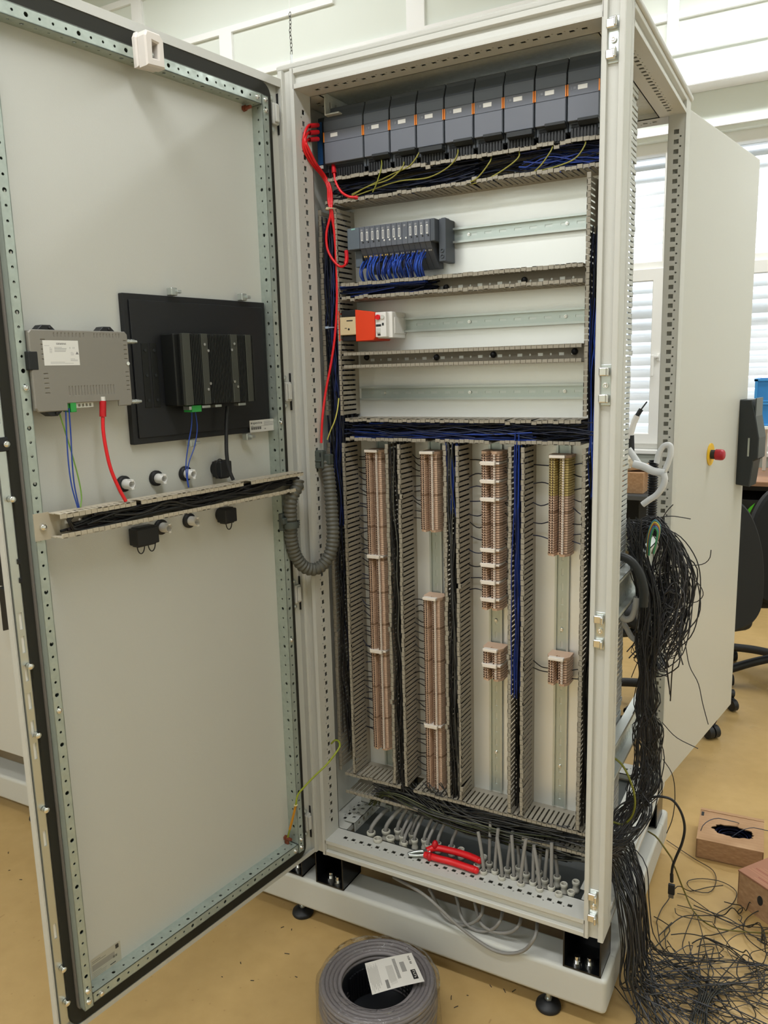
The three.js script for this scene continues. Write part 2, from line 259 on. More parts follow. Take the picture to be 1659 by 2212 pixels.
    mesh('flange', [b6(0.002, 0.022, 0.043, 0.045, -D + 0.14, 0), b6(0.002, 0.022, -0.05, -0.048, -D + 0.14, 0), b6(0.02, 0.022, 0.036, 0.045, -D + 0.14, 0), b6(0.02, 0.022, -0.05, -0.041, -D + 0.14, 0)], M.zinc, t);
  }
  // mounting plates
  const mp = thing('mounting_plate', 'galvanised mounting plate behind the slotted ducts', 'mounting plate', [0.05, 0.065, ZP]);
  mesh('sheet', b6(0, 0.7, 0, 1.885, -0.003, 0), M.plate, mp);
  mesh('folded_edge', [b6(0, 0.003, 0, 1.885, -0.02, 0), b6(0.697, 0.7, 0, 1.885, -0.02, 0), b6(0, 0.7, 1.882, 1.885, -0.02, 0), b6(0, 0.7, 0, 0.003, -0.02, 0)], M.plate, mp);
  const mr = thing('mounting_plate', 'second galvanised mounting plate facing the rear, its edge bright in the open side', 'mounting plate', [0.05, 0.09, -0.262]);
  mesh('sheet', b6(0, 0.7, 0, 1.86, -0.003, 0), M.plate, mr);
  mesh('folded_edge', [b6(0.697, 0.7, 0, 1.86, -0.032, 0), b6(0, 0.003, 0, 1.86, -0.032, 0)], M.steel, mr);
}
// plinth frame, spacer corners and levelling feet
{
  const pl = thing('plinth_frame', 'long cream steel base frame carrying the open cabinet and its neighbour', 'base frame', [-0.6, -0.19, -0.4]);
  mesh('front_beam', rb(-1.6, 1.41, 0, 0.093, 0.3, 0.4, 0.012), M.paint, pl);
  mesh('rear_beam', rb(-1.6, 1.41, 0, 0.093, -0.42, -0.32, 0.012), M.paint, pl);
  mesh('end_beam', rb(1.31, 1.409, 0.001, 0.092, -0.33, 0.31, 0.01), M.paint, pl);
  mesh('end_beam', rb(-1.599, -1.5, 0.001, 0.092, -0.33, 0.31, 0.01), M.paint, pl);
  mesh('cross_beam', rb(0.45, 0.55, 0.001, 0.092, -0.33, 0.31, 0.01), M.paint, pl);
  const spots = [[0.004, -0.003, 1, 'black corner spacer with bolts under the hinge side of the cabinet'], [0.796, -0.003, -1, 'black corner spacer with bolts under the latch side, above the wire heap'], [0.796, -0.69, -1, 'black corner spacer under the rear right corner'], [-0.042, -0.003, -1, 'narrow black corner spacer seen between the door and the base frame']];
  for (const [x, z, s, lab] of spots) {
    const t = thing('corner_spacer', lab, 'spacer', [x, -0.0965, z]); const w = 0.09 * s;
    const X = (a, b) => [Math.min(a * w, b * w), Math.max(a * w, b * w)];
    mesh('housing', [b6(...X(0, 1), 0, 0.096, -0.097, -0.093), b6(...X(0, 0.04), 0, 0.096, -0.095, -0.002), b6(...X(0, 1), 0, 0.004, -0.095, -0.002), b6(...X(0, 1), 0.09, 0.096, -0.095, -0.03), b6(...X(0.96, 1), 0, 0.096, -0.095, -0.002)], M.blackGloss, t);
    mesh('bolt', [cyl(0.013, 0.006, 0.36 * w, 0.007, -0.03), cyl(0.008, 0.02, 0.36 * w, 0.014, -0.03, 'y', 0.008, 6)], M.bright, t);
    mesh('bolt', [cyl(0.013, 0.006, 0.68 * w, 0.007, -0.022), cyl(0.008, 0.02, 0.68 * w, 0.014, -0.022, 'y', 0.008, 6)], M.bright, t);
  }
  for (const [x, z, lab] of [[-0.065, -0.03, 'round black levelling foot below the open door'], [0.668, -0.02, 'round black levelling foot at the bottom edge near the wire heap'], [0.70, -0.76, 'round black levelling foot under the rear corner'], [-1.2, -0.02, 'round black levelling foot under the far left cabinet']]) {
    const t = thing('levelling_foot', lab, 'foot', [x, FLOOR, z]);
    mesh('pad', lathe([[0, 0], [0.029, 0], [0.031, 0.004], [0.029, 0.012], [0.014, 0.02], [0.009, 0.021], [0, 0.021]]), M.black, t);
    mesh('spindle', [cyl(0.006, 0.03, 0, 0.032, 0), cyl(0.009, 0.005, 0, 0.0245, 0, 'y', 0.009, 6)], M.steel, t);
  }
}
// the neighbouring cabinet on the left, mostly behind the open door
{
  const t = thing('electrical_cabinet', 'closed cream control cabinet at the far left edge with a black handle', 'cabinet', [-1.0, 0, -0.4]);
  mesh('body', rb(-0.95, 0.95, 0, 2.0, -0.4, 0.383, 0.004), M.paint, t);
  mesh('door', rb(-0.95, -0.002, 0.004, 1.996, 0.385, 0.402, 0.005), M.paint, t);
  mesh('door', rb(0.002, 0.95, 0.004, 1.996, 0.385, 0.402, 0.005), M.paint, t);
  const hd = mesh('handle', [rb(-0.205, -0.16, 0.62, 1.16, 0.402, 0.412, 0.005)], M.black, t);
  mesh('lever', [ext(poly([[-0.192, 0.64], [-0.145, 0.64], [-0.142, 1.1], [-0.168, 1.13], [-0.185, 1.1]]), 0.018, 0.003).translate(0, 0, 0.414)], M.black, hd);
  mesh('lever_tip', [ext(poly([[-0.192, 0.485], [-0.16, 0.495], [-0.145, 0.63], [-0.19, 0.63]]), 0.018, 0.003).translate(0, 0, 0.418)], M.black, hd);
}
// ---------- front door, opened to the left ----------
const DX = (px, py, w) => { // pixel on the door plane at height w: [u, v]
  const d = V((px - 829.5) / 1721.5, -(py - 1106) / 1721.5, -1).applyQuaternion(camera.quaternion), o = DO.clone().addScaledVector(DN, w);
  const t = o.sub(camera.position).dot(DN) / d.dot(DN), p = camera.position.clone().addScaledVector(d, t); return [p.clone().sub(DO).dot(DD), p.y];
};
// box in door coordinates
const db = (u0, u1, v0, v1, w0, w1) => b6(-u1, -u0, v0, v1, w0, w1);
const drb = (u0, u1, v0, v1, w0, w1, r) => rb(-u1, -u0, v0, v1, w0, w1, r);
function onDoor(name, label, cat, u, v, w, group) { const p = dw(u, v, w); return thing(name, label, cat, [p.x, p.y, p.z], DROT, group); }
{
  const d = thing('cabinet_door', 'tall open light grey cabinet door with galvanised inner frame and black gasket', 'door', DO.toArray(), DROT);
  const U = 0.777, VT = 1.982;
  mesh('door_skin', db(0, U, 0.001, VT, -0.0165, -0.014), M.paintIn, d);
  mesh('door_rim', [db(0.774, U, 0.001, VT, -0.014, 0), db(0, 0.003, 0.001, VT, -0.014, 0), db(0.003, 0.774, 0.001, 0.004, -0.014, 0), db(0.003, 0.774, VT - 0.003, VT, -0.014, 0), db(0.003, 0.774, VT - 0.018, VT - 0.003, -0.003, 0), db(0.003, 0.774, 0.004, 0.012, -0.003, 0)], M.paint, d);
  const rr2 = (u0, u1, v0, v1, r) => { const p = []; for (const [cx, cy, a0] of [[-u0 - r, v1 - r, 0], [-u1 + r, v1 - r, 90], [-u1 + r, v0 + r, 180], [-u0 - r, v0 + r, 270]]) for (let i = 0; i <= 6; i++) { const a = (a0 + i * 15) * Math.PI / 180; p.push([cx + r * Math.cos(a), cy + r * Math.sin(a)]); } return p; };
  mesh('gasket', ext(poly(rr2(0.036, 0.7485, 0.013, 1.962, 0.028), [rr2(0.0565, 0.7290, 0.044, 1.935, 0.016)]), 0.009, 0.002).translate(0, 0, -0.012), M.gasket, d);
  mesh('gasket_ridge', ext(poly(rr2(0.0570, 0.7335, 0.045, 1.934, 0.012), [rr2(0.0600, 0.7295, 0.049, 1.930, 0.009)]), 0.016, 0).translate(0, 0, -0.013), M.gasket2, d);
  // galvanised tube frame with round holes every 25 mm
  function frameTube(len, n, first, wdt, dep, sideHoles) { // length along +y, front +z, x from 0 to wdt, back at z=-dep
    const h = [], hsd = []; for (let i = 0; i < n; i++) { const y = first + i * 0.025, r = i % 4 === 2 ? 0.0042 : 0.0026; h.push(circPts(wdt / 2, y, r, 8)); hsd.push(circPts(dep * 0.45, y, r * 0.95, 8)); }
    const front = ext(poly(rectPts(0, 0, wdt, len), h), 0.0015).translate(0, 0, -0.0015);
    const sideP = ext(poly(rectPts(0, 0, dep, len), sideHoles ? hsd : []), 0.0015).mx(basis([0, 0, -1], [0, 1, 0], [1, 0, 0], [0, 0, 0]));
    const sideQ = b6(wdt - 0.0015, wdt, 0, len, -dep, 0);
    return [front, sideP, sideQ, b6(0, wdt, 0, 0.002, -dep, 0), b6(0, wdt, len - 0.002, len, -dep, 0)];
  }
  const dep = 0.034, L = 1.875;
  const tubeV = mg(frameTube(L, 74, 0.0235, 0.0195, dep, true));
  mesh('frame_tube', flip(tubeV, basis([-1, 0, 0], [0, 1, 0], [0, 0, 1], [-0.709, 0.05, 0.02])), M.tube, d);
  mesh('frame_tube', flip(tubeV, basis([1, 0, 0], [0, 1, 0], [0, 0, 1], [-0.0865, 0.05, 0.02])), M.tube, d);
  const tubeH = mg(frameTube(0.62, 25, 0.01, 0.022, dep, true));
  mesh('frame_tube', flip(tubeH, basis([0, 1, 0], [-1, 0, 0], [0, 0, 1], [-0.088, 1.904, 0.0195])), M.tube, d);
  mesh('frame_tube', flip(tubeH, basis([0, -1, 0], [-1, 0, 0], [0, 0, 1], [-0.088, 0.0765, 0.0195])), M.tube, d);
  const sc = []; for (const [u, v] of [[0.0765, 1.915], [0.102, 1.915], [0.0765, 1.892], [0.0765, 0.063], [0.0765, 0.086], [0.100, 0.064], [0.719, 0.066], [0.719, 0.09], [0.69, 0.064], [0.718, 1.294], [0.718, 0.692], [0.0765, 1.19], [0.0765, 0.64]]) sc.push([u, v]);
  for (const [u, v] of sc) mesh('screw', [cyl(0.0062, 0.004, -u, v, 0.0215, 'z', 0.005), ball(0.0048, -u, v, 0.0228, 1, 1, 0.5)], M.bright, d);
  // locking rod along the free edge
  const slots = []; for (const v of [0.24, 0.44, 0.62, 0.665, 0.72, 0.775, 0.83, 0.875, 1.25, 1.33, 1.5, 1.6]) slots.push(rectPts(-0.0615, v - 0.016, -0.0555, v + 0.016).map(([x, y]) => [x - 0.7, y]));
  const rod = mesh('lock_rod', ext(poly(rectPts(-0.7672, 0.03, -0.7495, 1.95), slots), 0.004).translate(0, 0, -0.0095), M.steel, d);
  mesh('slot_backing', [db(0.754, 0.763, 0.22, 0.9, -0.0098, -0.0082), db(0.754, 0.763, 1.22, 1.62, -0.0098, -0.0082)], M.frameWhite, rod);
  for (const v of [1.198, 1.1, 0.788, 0.652, 0.5, 0.156, 0.08]) mesh('stud', [cyl(0.0056, 0.01, -0.7545, v, 0.0005, 'z'), ball(0.0056, -0.7545, v, 0.005, 1, 1, 0.5)], M.bright, rod);
  mesh('rod_guide', [drb(0.747, 0.765, 1.185, 1.21, -0.006, -0.001, 0.002), drb(0.7475, 0.7535, 0.945, 0.955, -0.006, -0.002, 0.001), drb(0.7475, 0.7535, 0.98, 0.99, -0.006, -0.002, 0.001)], M.black, rod);
  // hinge blocks
  for (const [py, k] of [[245, 0], [846, 1], [1282, 2], [1777, 3]]) {
    const px = [596, 627, 649, 668][k], [, v] = DX(px, py, 0); const h = mesh('hinge', [drb(0.010, 0.03, v - 0.024, v + 0.024, -0.0138, -0.001, 0.003), drb(0.014, 0.026, v - 0.02, v + 0.02, -0.004, 0.005, 0.003)], M.paint, d);
    for (const s of [-1, 1]) mesh('screw', [cyl(0.006, 0.006, -0.026, v + s * 0.034, -0.011, 'z'), ball(0.006, -0.026, v + s * 0.034, -0.008, 1, 1, 0.5)], M.steel, h);
  }
  const cu = S('#8a4a34', 0.4, 0.5);
  for (const [u, v] of [[0.113, 1.895], [0.1025, 0.094]]) mesh('earth_stud', [cyl(0.005, 0.022, -u, v, -0.002, 'z', 0.004, 8), cyl(0.007, 0.006, -u, v, -0.010, 'z', 0.007, 6)], cu, d);
  const lab = canvasMat(320, 256, (g, w, h) => { g.fillStyle = '#b9b5a4'; g.fillRect(0, 0, w, h); lines(g, 14, 30, 150, 2, 16, '#6a675c', 5); g.fillStyle = '#99958a'; g.fillRect(12, 70, 240, 60); g.fillStyle = '#33302a'; g.fillRect(266, 12, 34, 44); lines(g, 14, 150, 150, 6, 16, '#77736a', 3); lines(g, 196, 178, 100, 1, 9, '#3a382f', 10); bars(g, 230, 110, 50, 24, 10, '#55524a'); });
  const st = mesh('sticker', [new THREE.PlaneGeometry(0.072, 0.056).translate(-0.651, 0.094, -0.0134)], lab, d); st.userData.label = 'small printed sticker in the lower corner';
}
// moulded bracket on the top tube
{
  const [u, v] = DX(318, 117, 0.03), t = onDoor('door_bracket', 'off-white plastic holder clipped on the top rail of the open door', 'bracket', u, v, 0.02);
  const outer = [[-0.019, -0.027], [0.019, -0.024], [0.019, 0.022], [0.012, 0.03], [-0.016, 0.03], [-0.02, 0.022]];
  mesh('body', [ext(poly(outer, [[[-0.009, -0.016], [0.009, -0.016], [0.011, 0.017], [-0.008, 0.019]]]), 0.02, 0.003).translate(0, 0, 0.012), ext(poly(outer.map(([a, b]) => [a - 0.003, b + 0.001])), 0.008, 0.003).translate(0.0, 0, 0.0)], S('#d9d2ca', 0.5), t);
  mesh('screw', [cyl(0.005, 0.012, 0, -0.004, 0.016, 'z'), ball(0.005, 0, -0.004, 0.022)], M.steel, t);
}
// grey operator panel seen from behind
{
  const u0 = 0.507, u1 = 0.7075, v0 = 1.252, v1 = 1.393, t = onDoor('operator_terminal', 'grey operator panel with a white type label mounted on the open door', 'control panel', u0, v0, -0.014);
  const w = u1 - u0, h = v1 - v0, dp = 0.044;
  const B = (a0, a1, b0, b1, c0, c1, r) => rb(-a1, -a0, b0, b1, c0, c1, r);
  // rear shell with a notch for the connectors and vents cut through
  const hs = []; for (let i = 0; i < 16; i++) { const x = -w + 0.066 + i * 0.0063; hs.push(rectPts(x, 0.025, x + 0.003, 0.043)); }
  for (let i = 0; i < 9; i++) { hs.push(rectPts(-w + 0.045 + i * 0.0075, h - 0.011, -w + 0.0478 + i * 0.0075, h - 0.003)); hs.push(rectPts(-w + 0.127 + i * 0.0068, h - 0.011, -w + 0.1298 + i * 0.0068, h - 0.003)); }
  for (let i = 0; i < 12; i++) if (i !== 5 && i !== 6) { const y = 0.03 + i * 0.0085; hs.push(rectPts(-w + 0.019, y, -w + 0.029, y + 0.003)); hs.push(rectPts(-0.0095, y, -0.0018, y + 0.003)); }
  const shell = poly([[-w, 0.006], [-w + 0.004, 0], [-w + 0.06, 0], [-w + 0.06, 0.013], [-0.028, 0.013], [-0.028, 0.003], [-0.003, 0.003], [0, 0.008], [0, h - 0.005], [-0.005, h], [-w + 0.004, h], [-w, h - 0.004]], hs);
  mesh('rear_shell', [ext(shell, 0.003, 0.0015).translate(0, 0, dp - 0.003)], M.hmi, t);
  mesh('housing', [B(0.001, w - 0.001, 0.014, h - 0.001, 0.004, dp - 0.006, 0.003), B(w - 0.059, w - 0.001, 0.001, h - 0.001, 0.004, dp - 0.006, 0.003)], S('#1b1b1a', 0.7), t);
  mesh('side_wall', [B(w - 0.0025, w, 0.001, h - 0.001, 0.002, dp - 0.002, 0.001), B(0, w, h - 0.002, h, 0.002, dp - 0.002, 0.001)], M.hmi, t);
  const lab = canvasMat(512, 340, (g, W2, H2) => { g.fillStyle = '#e6e6e2'; g.fillRect(0, 0, W2, H2); g.fillStyle = '#444'; g.font = 'bold 34px sans-serif'; g.fillText('SIEMENS', 190, 58); lines(g, 20, 70, 120, 1, 9, '#999', 4); lines(g, 160, 92, 180, 5, 14, '#888', 5); g.font = '30px sans-serif'; g.fillText('8 ☒ CE', 376, 112); lines(g, 90, 100, 40, 6, 13, '#888', 3); g.fillStyle = '#777'; g.beginPath(); g.moveTo(460, 190); g.lineTo(484, 150); g.lineTo(508, 190); g.fill(); lines(g, 390, 160, 50, 4, 12, '#aaa', 4); lines(g, 380, 250, 110, 3, 13, '#aaa', 5); lines(g, 90, 295, 340, 2, 16, '#999', 4); });
  const lb = mesh('type_label', new THREE.PlaneGeometry(0.0705, 0.044).translate(-w + 0.058, h - 0.039, dp + 0.0018), lab, t); lb.userData.label = 'white printed type label';
  mesh('clamp', [ext(poly([[-0.018, 0], [0.018, 0], [0.008, 0.009], [-0.008, 0.009]]), 0.02, 0.001).translate(-w + 0.036, h, 0.02), ball(0.003, -w + 0.042, h + 0.005, 0.041)], M.black, t);
  mesh('clamp', [ext(poly([[-0.018, 0], [0.018, 0], [0.008, 0.009], [-0.008, 0.009]]), 0.02, 0.001).translate(-0.04, h, 0.02), ball(0.003, -0.036, h + 0.005, 0.041)], M.black, t);
  mesh('clamp', [ext(poly([[-0.02, 0], [0.018, 0], [0.006, -0.009], [-0.006, -0.009]]), 0.02, 0.001).translate(-w + 0.036, 0, 0.02), ball(0.003, -w + 0.04, -0.005, 0.041)], M.black, t);
  mesh('clamp', [B(w - 0.012, w + 0.006, 0.072, 0.105, 0.03, dp + 0.002, 0.002)], M.black, t);
  for (const y of [h - 0.017, 0.008]) mesh('clamp_screw', [cyl(0.0045, 0.02, 0.011, y, dp - 0.006, 'x', 0.0045, 10), cyl(0.003, 0.006, 0.024, y, dp - 0.006, 'x'), ring(0.004, 0.001, 0.015, y, dp - 0.006, 'x', 10), ring(0.004, 0.001, 0.008, y, dp - 0.006, 'x', 10)], M.steel, t);
  mesh('screw', [cyl(0.0035, 0.003, -0.003, 0.082, dp + 0.002, 'z')], M.bright, t);
  mesh('port_frame', [ext(poly(rectPts(-w + 0.08, 0.0025, -w + 0.116, 0.0135), [0, 1, 2, 3].map((i) => rectPts(-w + 0.0842 + i * 0.0076, 0.0045, -w + 0.0892 + i * 0.0076, 0.0098))), 0.004).translate(0, 0, dp - 0.006)], S('#c9cabf', 0.5), t);
  mesh('terminal_plug', [B(w - 0.079, w - 0.067, -0.005, 0.013, dp - 0.016, dp + 0.001, 0.0015), B(w - 0.0665, w - 0.061, -0.004, 0.012, dp - 0.016, dp - 0.003, 0.001)], M.green, t);
}
// black panel computer
{
  const u0 = 0.092, u1 = 0.487, v0 = 1.172, v1 = 1.4715, t = onDoor('panel_computer', 'large black panel computer with a ribbed housing on the open door', 'computer', u0, v0, -0.014);
  const w = u1 - u0, h = v1 - v0, B = (a0, a1, b0, b1, c0, c1, r) => rb(u0 - a1, u0 - a0, b0 - v0, b1 - v0, c0 + 0.014, c1 + 0.014, r);
  mesh('bezel', [B(u0, u1, v0, v1, -0.0138, 0.0, 0.002), B(u0 + 0.012, u1 - 0.012, v0 + 0.012, v1 - 0.012, 0, 0.004, 0.002)], M.black, t);
  const pc = mesh('computer_box', [B(0.196, 0.405, 1.246, 1.393, 0.004, 0.044, 0.003), B(0.193, 0.3945, 1.247, 1.393, 0.044, 0.052, 0.002)], M.pc, t);
  const fin = []; for (let i = 0; i < 46; i++) { const u = 0.194 + i * 0.00436; fin.push(B(u, u + 0.0022, 1.248, 1.392, 0.051, 0.058, 0.0005)); }
  mesh('cooling_fins', fin, M.pcRib, pc);
  for (const [a, b] of [[0.375, 0.3945], [0.328, 0.345], [0.243, 0.262], [0.202, 0.218]]) mesh('cover_strip', [B(a, b, 1.247, 1.393, 0.051, 0.0595, 0.001)], M.pcBand, pc);
  for (const [u, v] of [[0.338, 1.371], [0.329, 1.358], [0.254, 1.373], [0.262, 1.36], [0.335, 1.278], [0.328, 1.29], [0.25, 1.281], [0.259, 1.292]].map(([a, b]) => [a, b])) mesh('screw', [cyl(0.0032, 0.003, u0 - u, v - v0, 0.0745, 'z', 0.003, 10)], M.bright, pc);
  for (const u of [0.447, 0.425]) { const s = mesh('vent_channel', [B(u - 0.008, u + 0.008, 1.245, 1.375, 0.003, 0.0055, 0.002)], M.pc, t); for (const v of [1.36, 1.31, 1.26]) mesh('screw', [cyl(0.003, 0.002, u0 - u, v - v0, 0.0205, 'z', 0.003, 8)], M.offblack, s); }
  mesh('vent_channel', [B(0.15, 0.162, 1.245, 1.375, 0.003, 0.0055, 0.002)], M.pc, t);
  mesh('port_strip', [B(0.365, 0.38, 1.237, 1.245, 0.03, 0.05, 0.001), B(0.322, 0.345, 1.239, 1.245, 0.034, 0.05, 0.001), B(0.29, 0.308, 1.239, 1.245, 0.034, 0.05, 0.001), B(0.218, 0.24, 1.239, 1.245, 0.034, 0.05, 0.001)], M.steel, t);
  mesh('terminal_plug', [B(0.348, 0.374, 1.232, 1.246, 0.024, 0.051, 0.001)], M.green, t);
  for (const [u, v] of [[0.368, v1 + 0.008], [0.169, v1 + 0.008], [0.345, v0 - 0.008], [0.178, v0 - 0.008]]) mesh('clamp', [B(u - 0.008, u + 0.008, v - 0.008, v + 0.008, -0.002, 0.014, 0.002), B(u - 0.014, u - 0.003, v - 0.003, v + 0.003, 0.012, 0.02, 0.001)], M.steel, t);
  const lab = canvasMat(420, 180, (g, W2, H2) => { g.fillStyle = '#cfcfca'; g.fillRect(0, 0, W2, H2); g.fillStyle = '#222'; g.font = 'bold 44px sans-serif'; g.fillText('spectra', 44, 58); g.fillRect(22, 30, 14, 26); bars(g, 20, 100, 170, 42, 26, '#222'); lines(g, 20, 84, 60, 1, 9, '#555', 5); lines(g, 230, 26, 170, 5, 14, '#777', 5); g.fillStyle = '#222'; g.font = 'bold 26px sans-serif'; g.fillText('CE', 230, 150); g.fillRect(10, 92, 400, 2); });
  const lb = mesh('rating_label', new THREE.PlaneGeometry(0.086, 0.028).translate(u0 - 0.123, 1.186 - v0, 0.0186), lab, t); lb.userData.label = 'silver rating label with a barcode';
}
// backs of the push buttons and lamps below the panels
{
  const row1 = [[0.5113, 1.0954], [0.4305, 1.0967], [0.3522, 1.0971]], row2 = [[0.4281, 0.9915], [0.3511, 0.9925]];
  const names = ['white push button rear, left of the three above the door duct', 'white push button rear, middle of the three above the door duct', 'white rear of a push button behind two blue wires above the door duct', 'white push button rear, left one below the door duct', 'white push button rear, right one below the door duct'];
  [...row1, ...row2].forEach(([u, v], i) => {
    const t = onDoor('push_button', names[i], 'push button', u, v, -0.0138);
    mesh('fixing_ring', lathe([[0.009, 0], [0.0165, 0], [0.0165, 0.006], [0.014, 0.009], [0.009, 0.009]], 20).rotateX(Math.PI / 2), M.black, t);
    mesh('rear_body', [lathe([[0, 0], [0.0105, 0], [0.0105, 0.018], [0.0085, 0.022], [0.0085, 0.03], [0.006, 0.03], [0.006, 0.012], [0, 0.012]], 18).rotateX(Math.PI / 2), rb(-0.003, 0.003, -0.0105, -0.006, 0.018, 0.033, 0.001), rb(-0.003, 0.003, 0.006, 0.0105, 0.018, 0.033, 0.001)], M.white, t);
  });
  const blk = (u, v, w, h, n, lab) => {
    const t = onDoor('contact_block', lab, 'contact block', u, v, -0.0138); mesh('base_ring', lathe([[0, 0], [0.0165, 0], [0.0165, 0.008], [0, 0.008]], 20).rotateX(Math.PI / 2), M.black, t);
    mesh('block', [rb(-w / 2, w / 2, -h / 2, h / 2, 0.006, 0.036, 0.003), rb(-w / 2 + 0.004, w / 2 - 0.004, -h / 2 - 0.003, h / 2 + 0.002, 0.01, 0.03, 0.002)], M.black, t);
    for (let i = 0; i < n; i++) { const x = -w / 2 + (i + 0.5) * w / n, s = v > 1.05 ? -1 : 1; const pts = []; for (let k = 0; k <= 10; k++) { const a = Math.PI * k / 10; pts.push(s > 0 ? [x + Math.cos(a) * 0.009, -h / 2 - Math.sin(a) * 0.017, 0.026] : [-w / 2 + 0.006 + 0 - Math.sin(a) * 0.014 * -1 - 0.0, 0, 0]); } if (s > 0) mesh('wire_loop', tube(pts, 0.0012, 24), M.black, t); else { const q = []; for (let k = 0; k <= 12; k++) { const a = -0.6 + Math.PI * 1.2 * k / 12; q.push([-w * 0.35 - Math.sin(a) * 0.013, 0.002 + Math.cos(a) * 0.022, 0.028]); } mesh('wire_loop', tube(q, 0.0012, 30), M.black, t); } }
  };
  blk(0.262, 1.098, 0.034, 0.036, 1, 'black contact block with a wire loop above the door duct');
  blk(0.486, 0.9855, 0.054, 0.036, 2, 'wide black contact block with two wire loops below the door duct');
  blk(0.256, 0.991, 0.036, 0.032, 1, 'small black contact block with one wire loop below the door duct');
}
// ---------- slotted cable ducts: base, two walls, each finger of a wall a mesh of its own ----------
const PITCH = 0.0125;
function fingerGeo(depth, lip) { return mg([box(PITCH * 0.68, 0.0016, depth, 0, 0, depth / 2), b6(-PITCH * 0.46, PITCH * 0.46, lip > 0 ? -0.0008 : lip, lip > 0 ? lip : 0.0008, depth - 0.003, depth)]); }
const FG = {};
// local frame: length along +x, walls at y = 0 and y = width (fingers point to +z), base at z = 0
function duct(name, label, o, len, width, depth, turn, mat = M.duct, jitter = 0, skip = [[], []], group) {
  const t = thing(name, label, 'cable duct', o, 0, group);
  if (turn === 'y') t.rotation.z = Math.PI / 2; if (turn === 'back') t.rotation.set(0, Math.PI, Math.PI / 2);
  const hs = []; for (let x = 0.03; x < len - 0.03; x += 0.05) { hs.push(rectPts(x, width / 2 - 0.0034, x + 0.013, width / 2 + 0.0034)); hs.push(circPts(x + 0.0315, width / 2, 0.003, 8)); }
  mesh('base', ext(poly(rectPts(0, 0, len, width), hs), 0.0018), mat, t);
  const solid = 0.018, n = Math.floor(len / PITCH), fd = depth - solid;
  [0, 1].forEach((k) => {
    const y = k ? width : 0, wl = mesh('side_wall', box(len, 0.0016, solid, len / 2, y, solid / 2), mat, t), key = `${fd}:${k}`;
    const g = FG[key] ??= fingerGeo(fd, k ? -0.0075 : 0.0075);
    for (let i = 0; i < n; i++) {
      if (skip[k].some(([a, b]) => i >= a && i <= b)) continue;
      const f = new THREE.Mesh(g, mat); f.name = i ? `finger_${String(i).padStart(3, '0')}` : 'finger'; f.castShadow = f.receiveShadow = true;
      f.position.set((i + 0.5) * (len / n), y, solid); if (jitter) f.rotation.set(rr(-1, 1) * jitter * 0.3 + (rnd() < 0.07 ? rr(-1, 1) * jitter * 1.5 : 0), rr(-0.1, 0.1) * jitter, 0); wl.add(f);
    }
  });
  return t;
}
const ZB = ZP + 0.0002, DEP = ZF - ZB;
duct('cable_duct', 'topmost horizontal slotted duct, right under the dark control modules', [0.056, 1.7135, ZB], 0.69, 0.0605, DEP, 'x', M.duct, 0.09);
duct('cable_duct', 'horizontal slotted duct under the long row of blue wires of the input module', [0.094, 1.483, ZB], 0.606, 0.0395, DEP, 'x', M.duct, 0.05);
duct('cable_duct', 'horizontal slotted duct with three black caps below the orange relay', [0.094, 1.3155, ZB], 0.606, 0.0385, DEP, 'x');
duct('cable_duct', 'horizontal slotted duct full of blue wires above the terminal columns', [0.092, 1.133, ZB], 0.61, 0.055, DEP, 'x', M.duct, 0.05, [[[18, 19], [31, 32]], []]);
duct('cable_duct', 'upper left vertical slotted duct packed with dark blue wires beside the red cables', [0.087, 1.196, ZB], 0.508, 0.053, DEP, 'y', M.duct, 0.03);
duct('cable_duct', 'lower left vertical slotted duct behind the ribbed grey hose', [0.087, 0.204, ZB], 0.922, 0.053, DEP, 'y', M.duct, 0.02);
duct('cable_duct', 'upper right vertical slotted duct beside the latch post', [0.745, 1.196, ZB], 0.508, 0.039, DEP, 'y', M.duct, 0.02);
duct('cable_duct', 'lower right vertical slotted duct beside the latch post, black wires behind its slots', [0.747, 0.204, ZB], 0.922, 0.041, DEP, 'y', M.duct, 0.02);
duct('cable_duct', 'vertical slotted duct of black wires between the first and second terminal columns', [0.249, 0.204, ZB], 0.922, 0.042, DEP, 'y', M.duct, 0.05);
duct('cable_duct', 'vertical slotted duct of black wires between the second and third terminal columns', [0.407, 0.204, ZB], 0.922, 0.04, DEP, 'y', M.duct, 0.05);
duct('cable_duct', 'vertical slotted duct with a blue wire strand between the third and fourth terminal columns', [0.572, 0.204, ZB], 0.922, 0.039, DEP, 'y', M.duct, 0.05);
duct('cable_duct', 'lowest horizontal slotted duct under the four terminal columns', [0.052, 0.139, ZB], 0.695, 0.061, DEP, 'x', M.duct, 0.03, [[[18, 40]], [[14, 16]]]);
duct('cable_duct', 'slotted duct on the rear of the mounting plate, seen edge-on in the open right side', [0.712, 0.12, -0.266], 1.81, 0.034, 0.11, 'back', M.ductRear, 0.03);
{ // black caps in the ducts
  for (const [px, py, lab] of [[962, 621, 'black plastic cap in the duct under the input module, left one'], [1131, 605, 'black plastic cap in the duct under the input module, right one'], [941, 772, 'black plastic cap in the duct below the orange relay, leftmost of three'], [1064, 766, 'black plastic cap in the duct below the orange relay, middle of three'], [1240, 759, 'black plastic cap in the duct below the orange relay, rightmost of three'], [790, 772, 'black plastic cap half hidden at the left end of the duct below the relay']]) {
    const p = at(px, py, 'z', ZP + 0.008); one('duct_cap', lathe([[0, 0.008], [0.004, 0.0075], [0.007, 0.004], [0.008, 0], [0, 0]], 16).rotateX(Math.PI / 2).translate(p.x, p.y, ZB + 0.0019), M.black, lab, 'cap');
  }
}
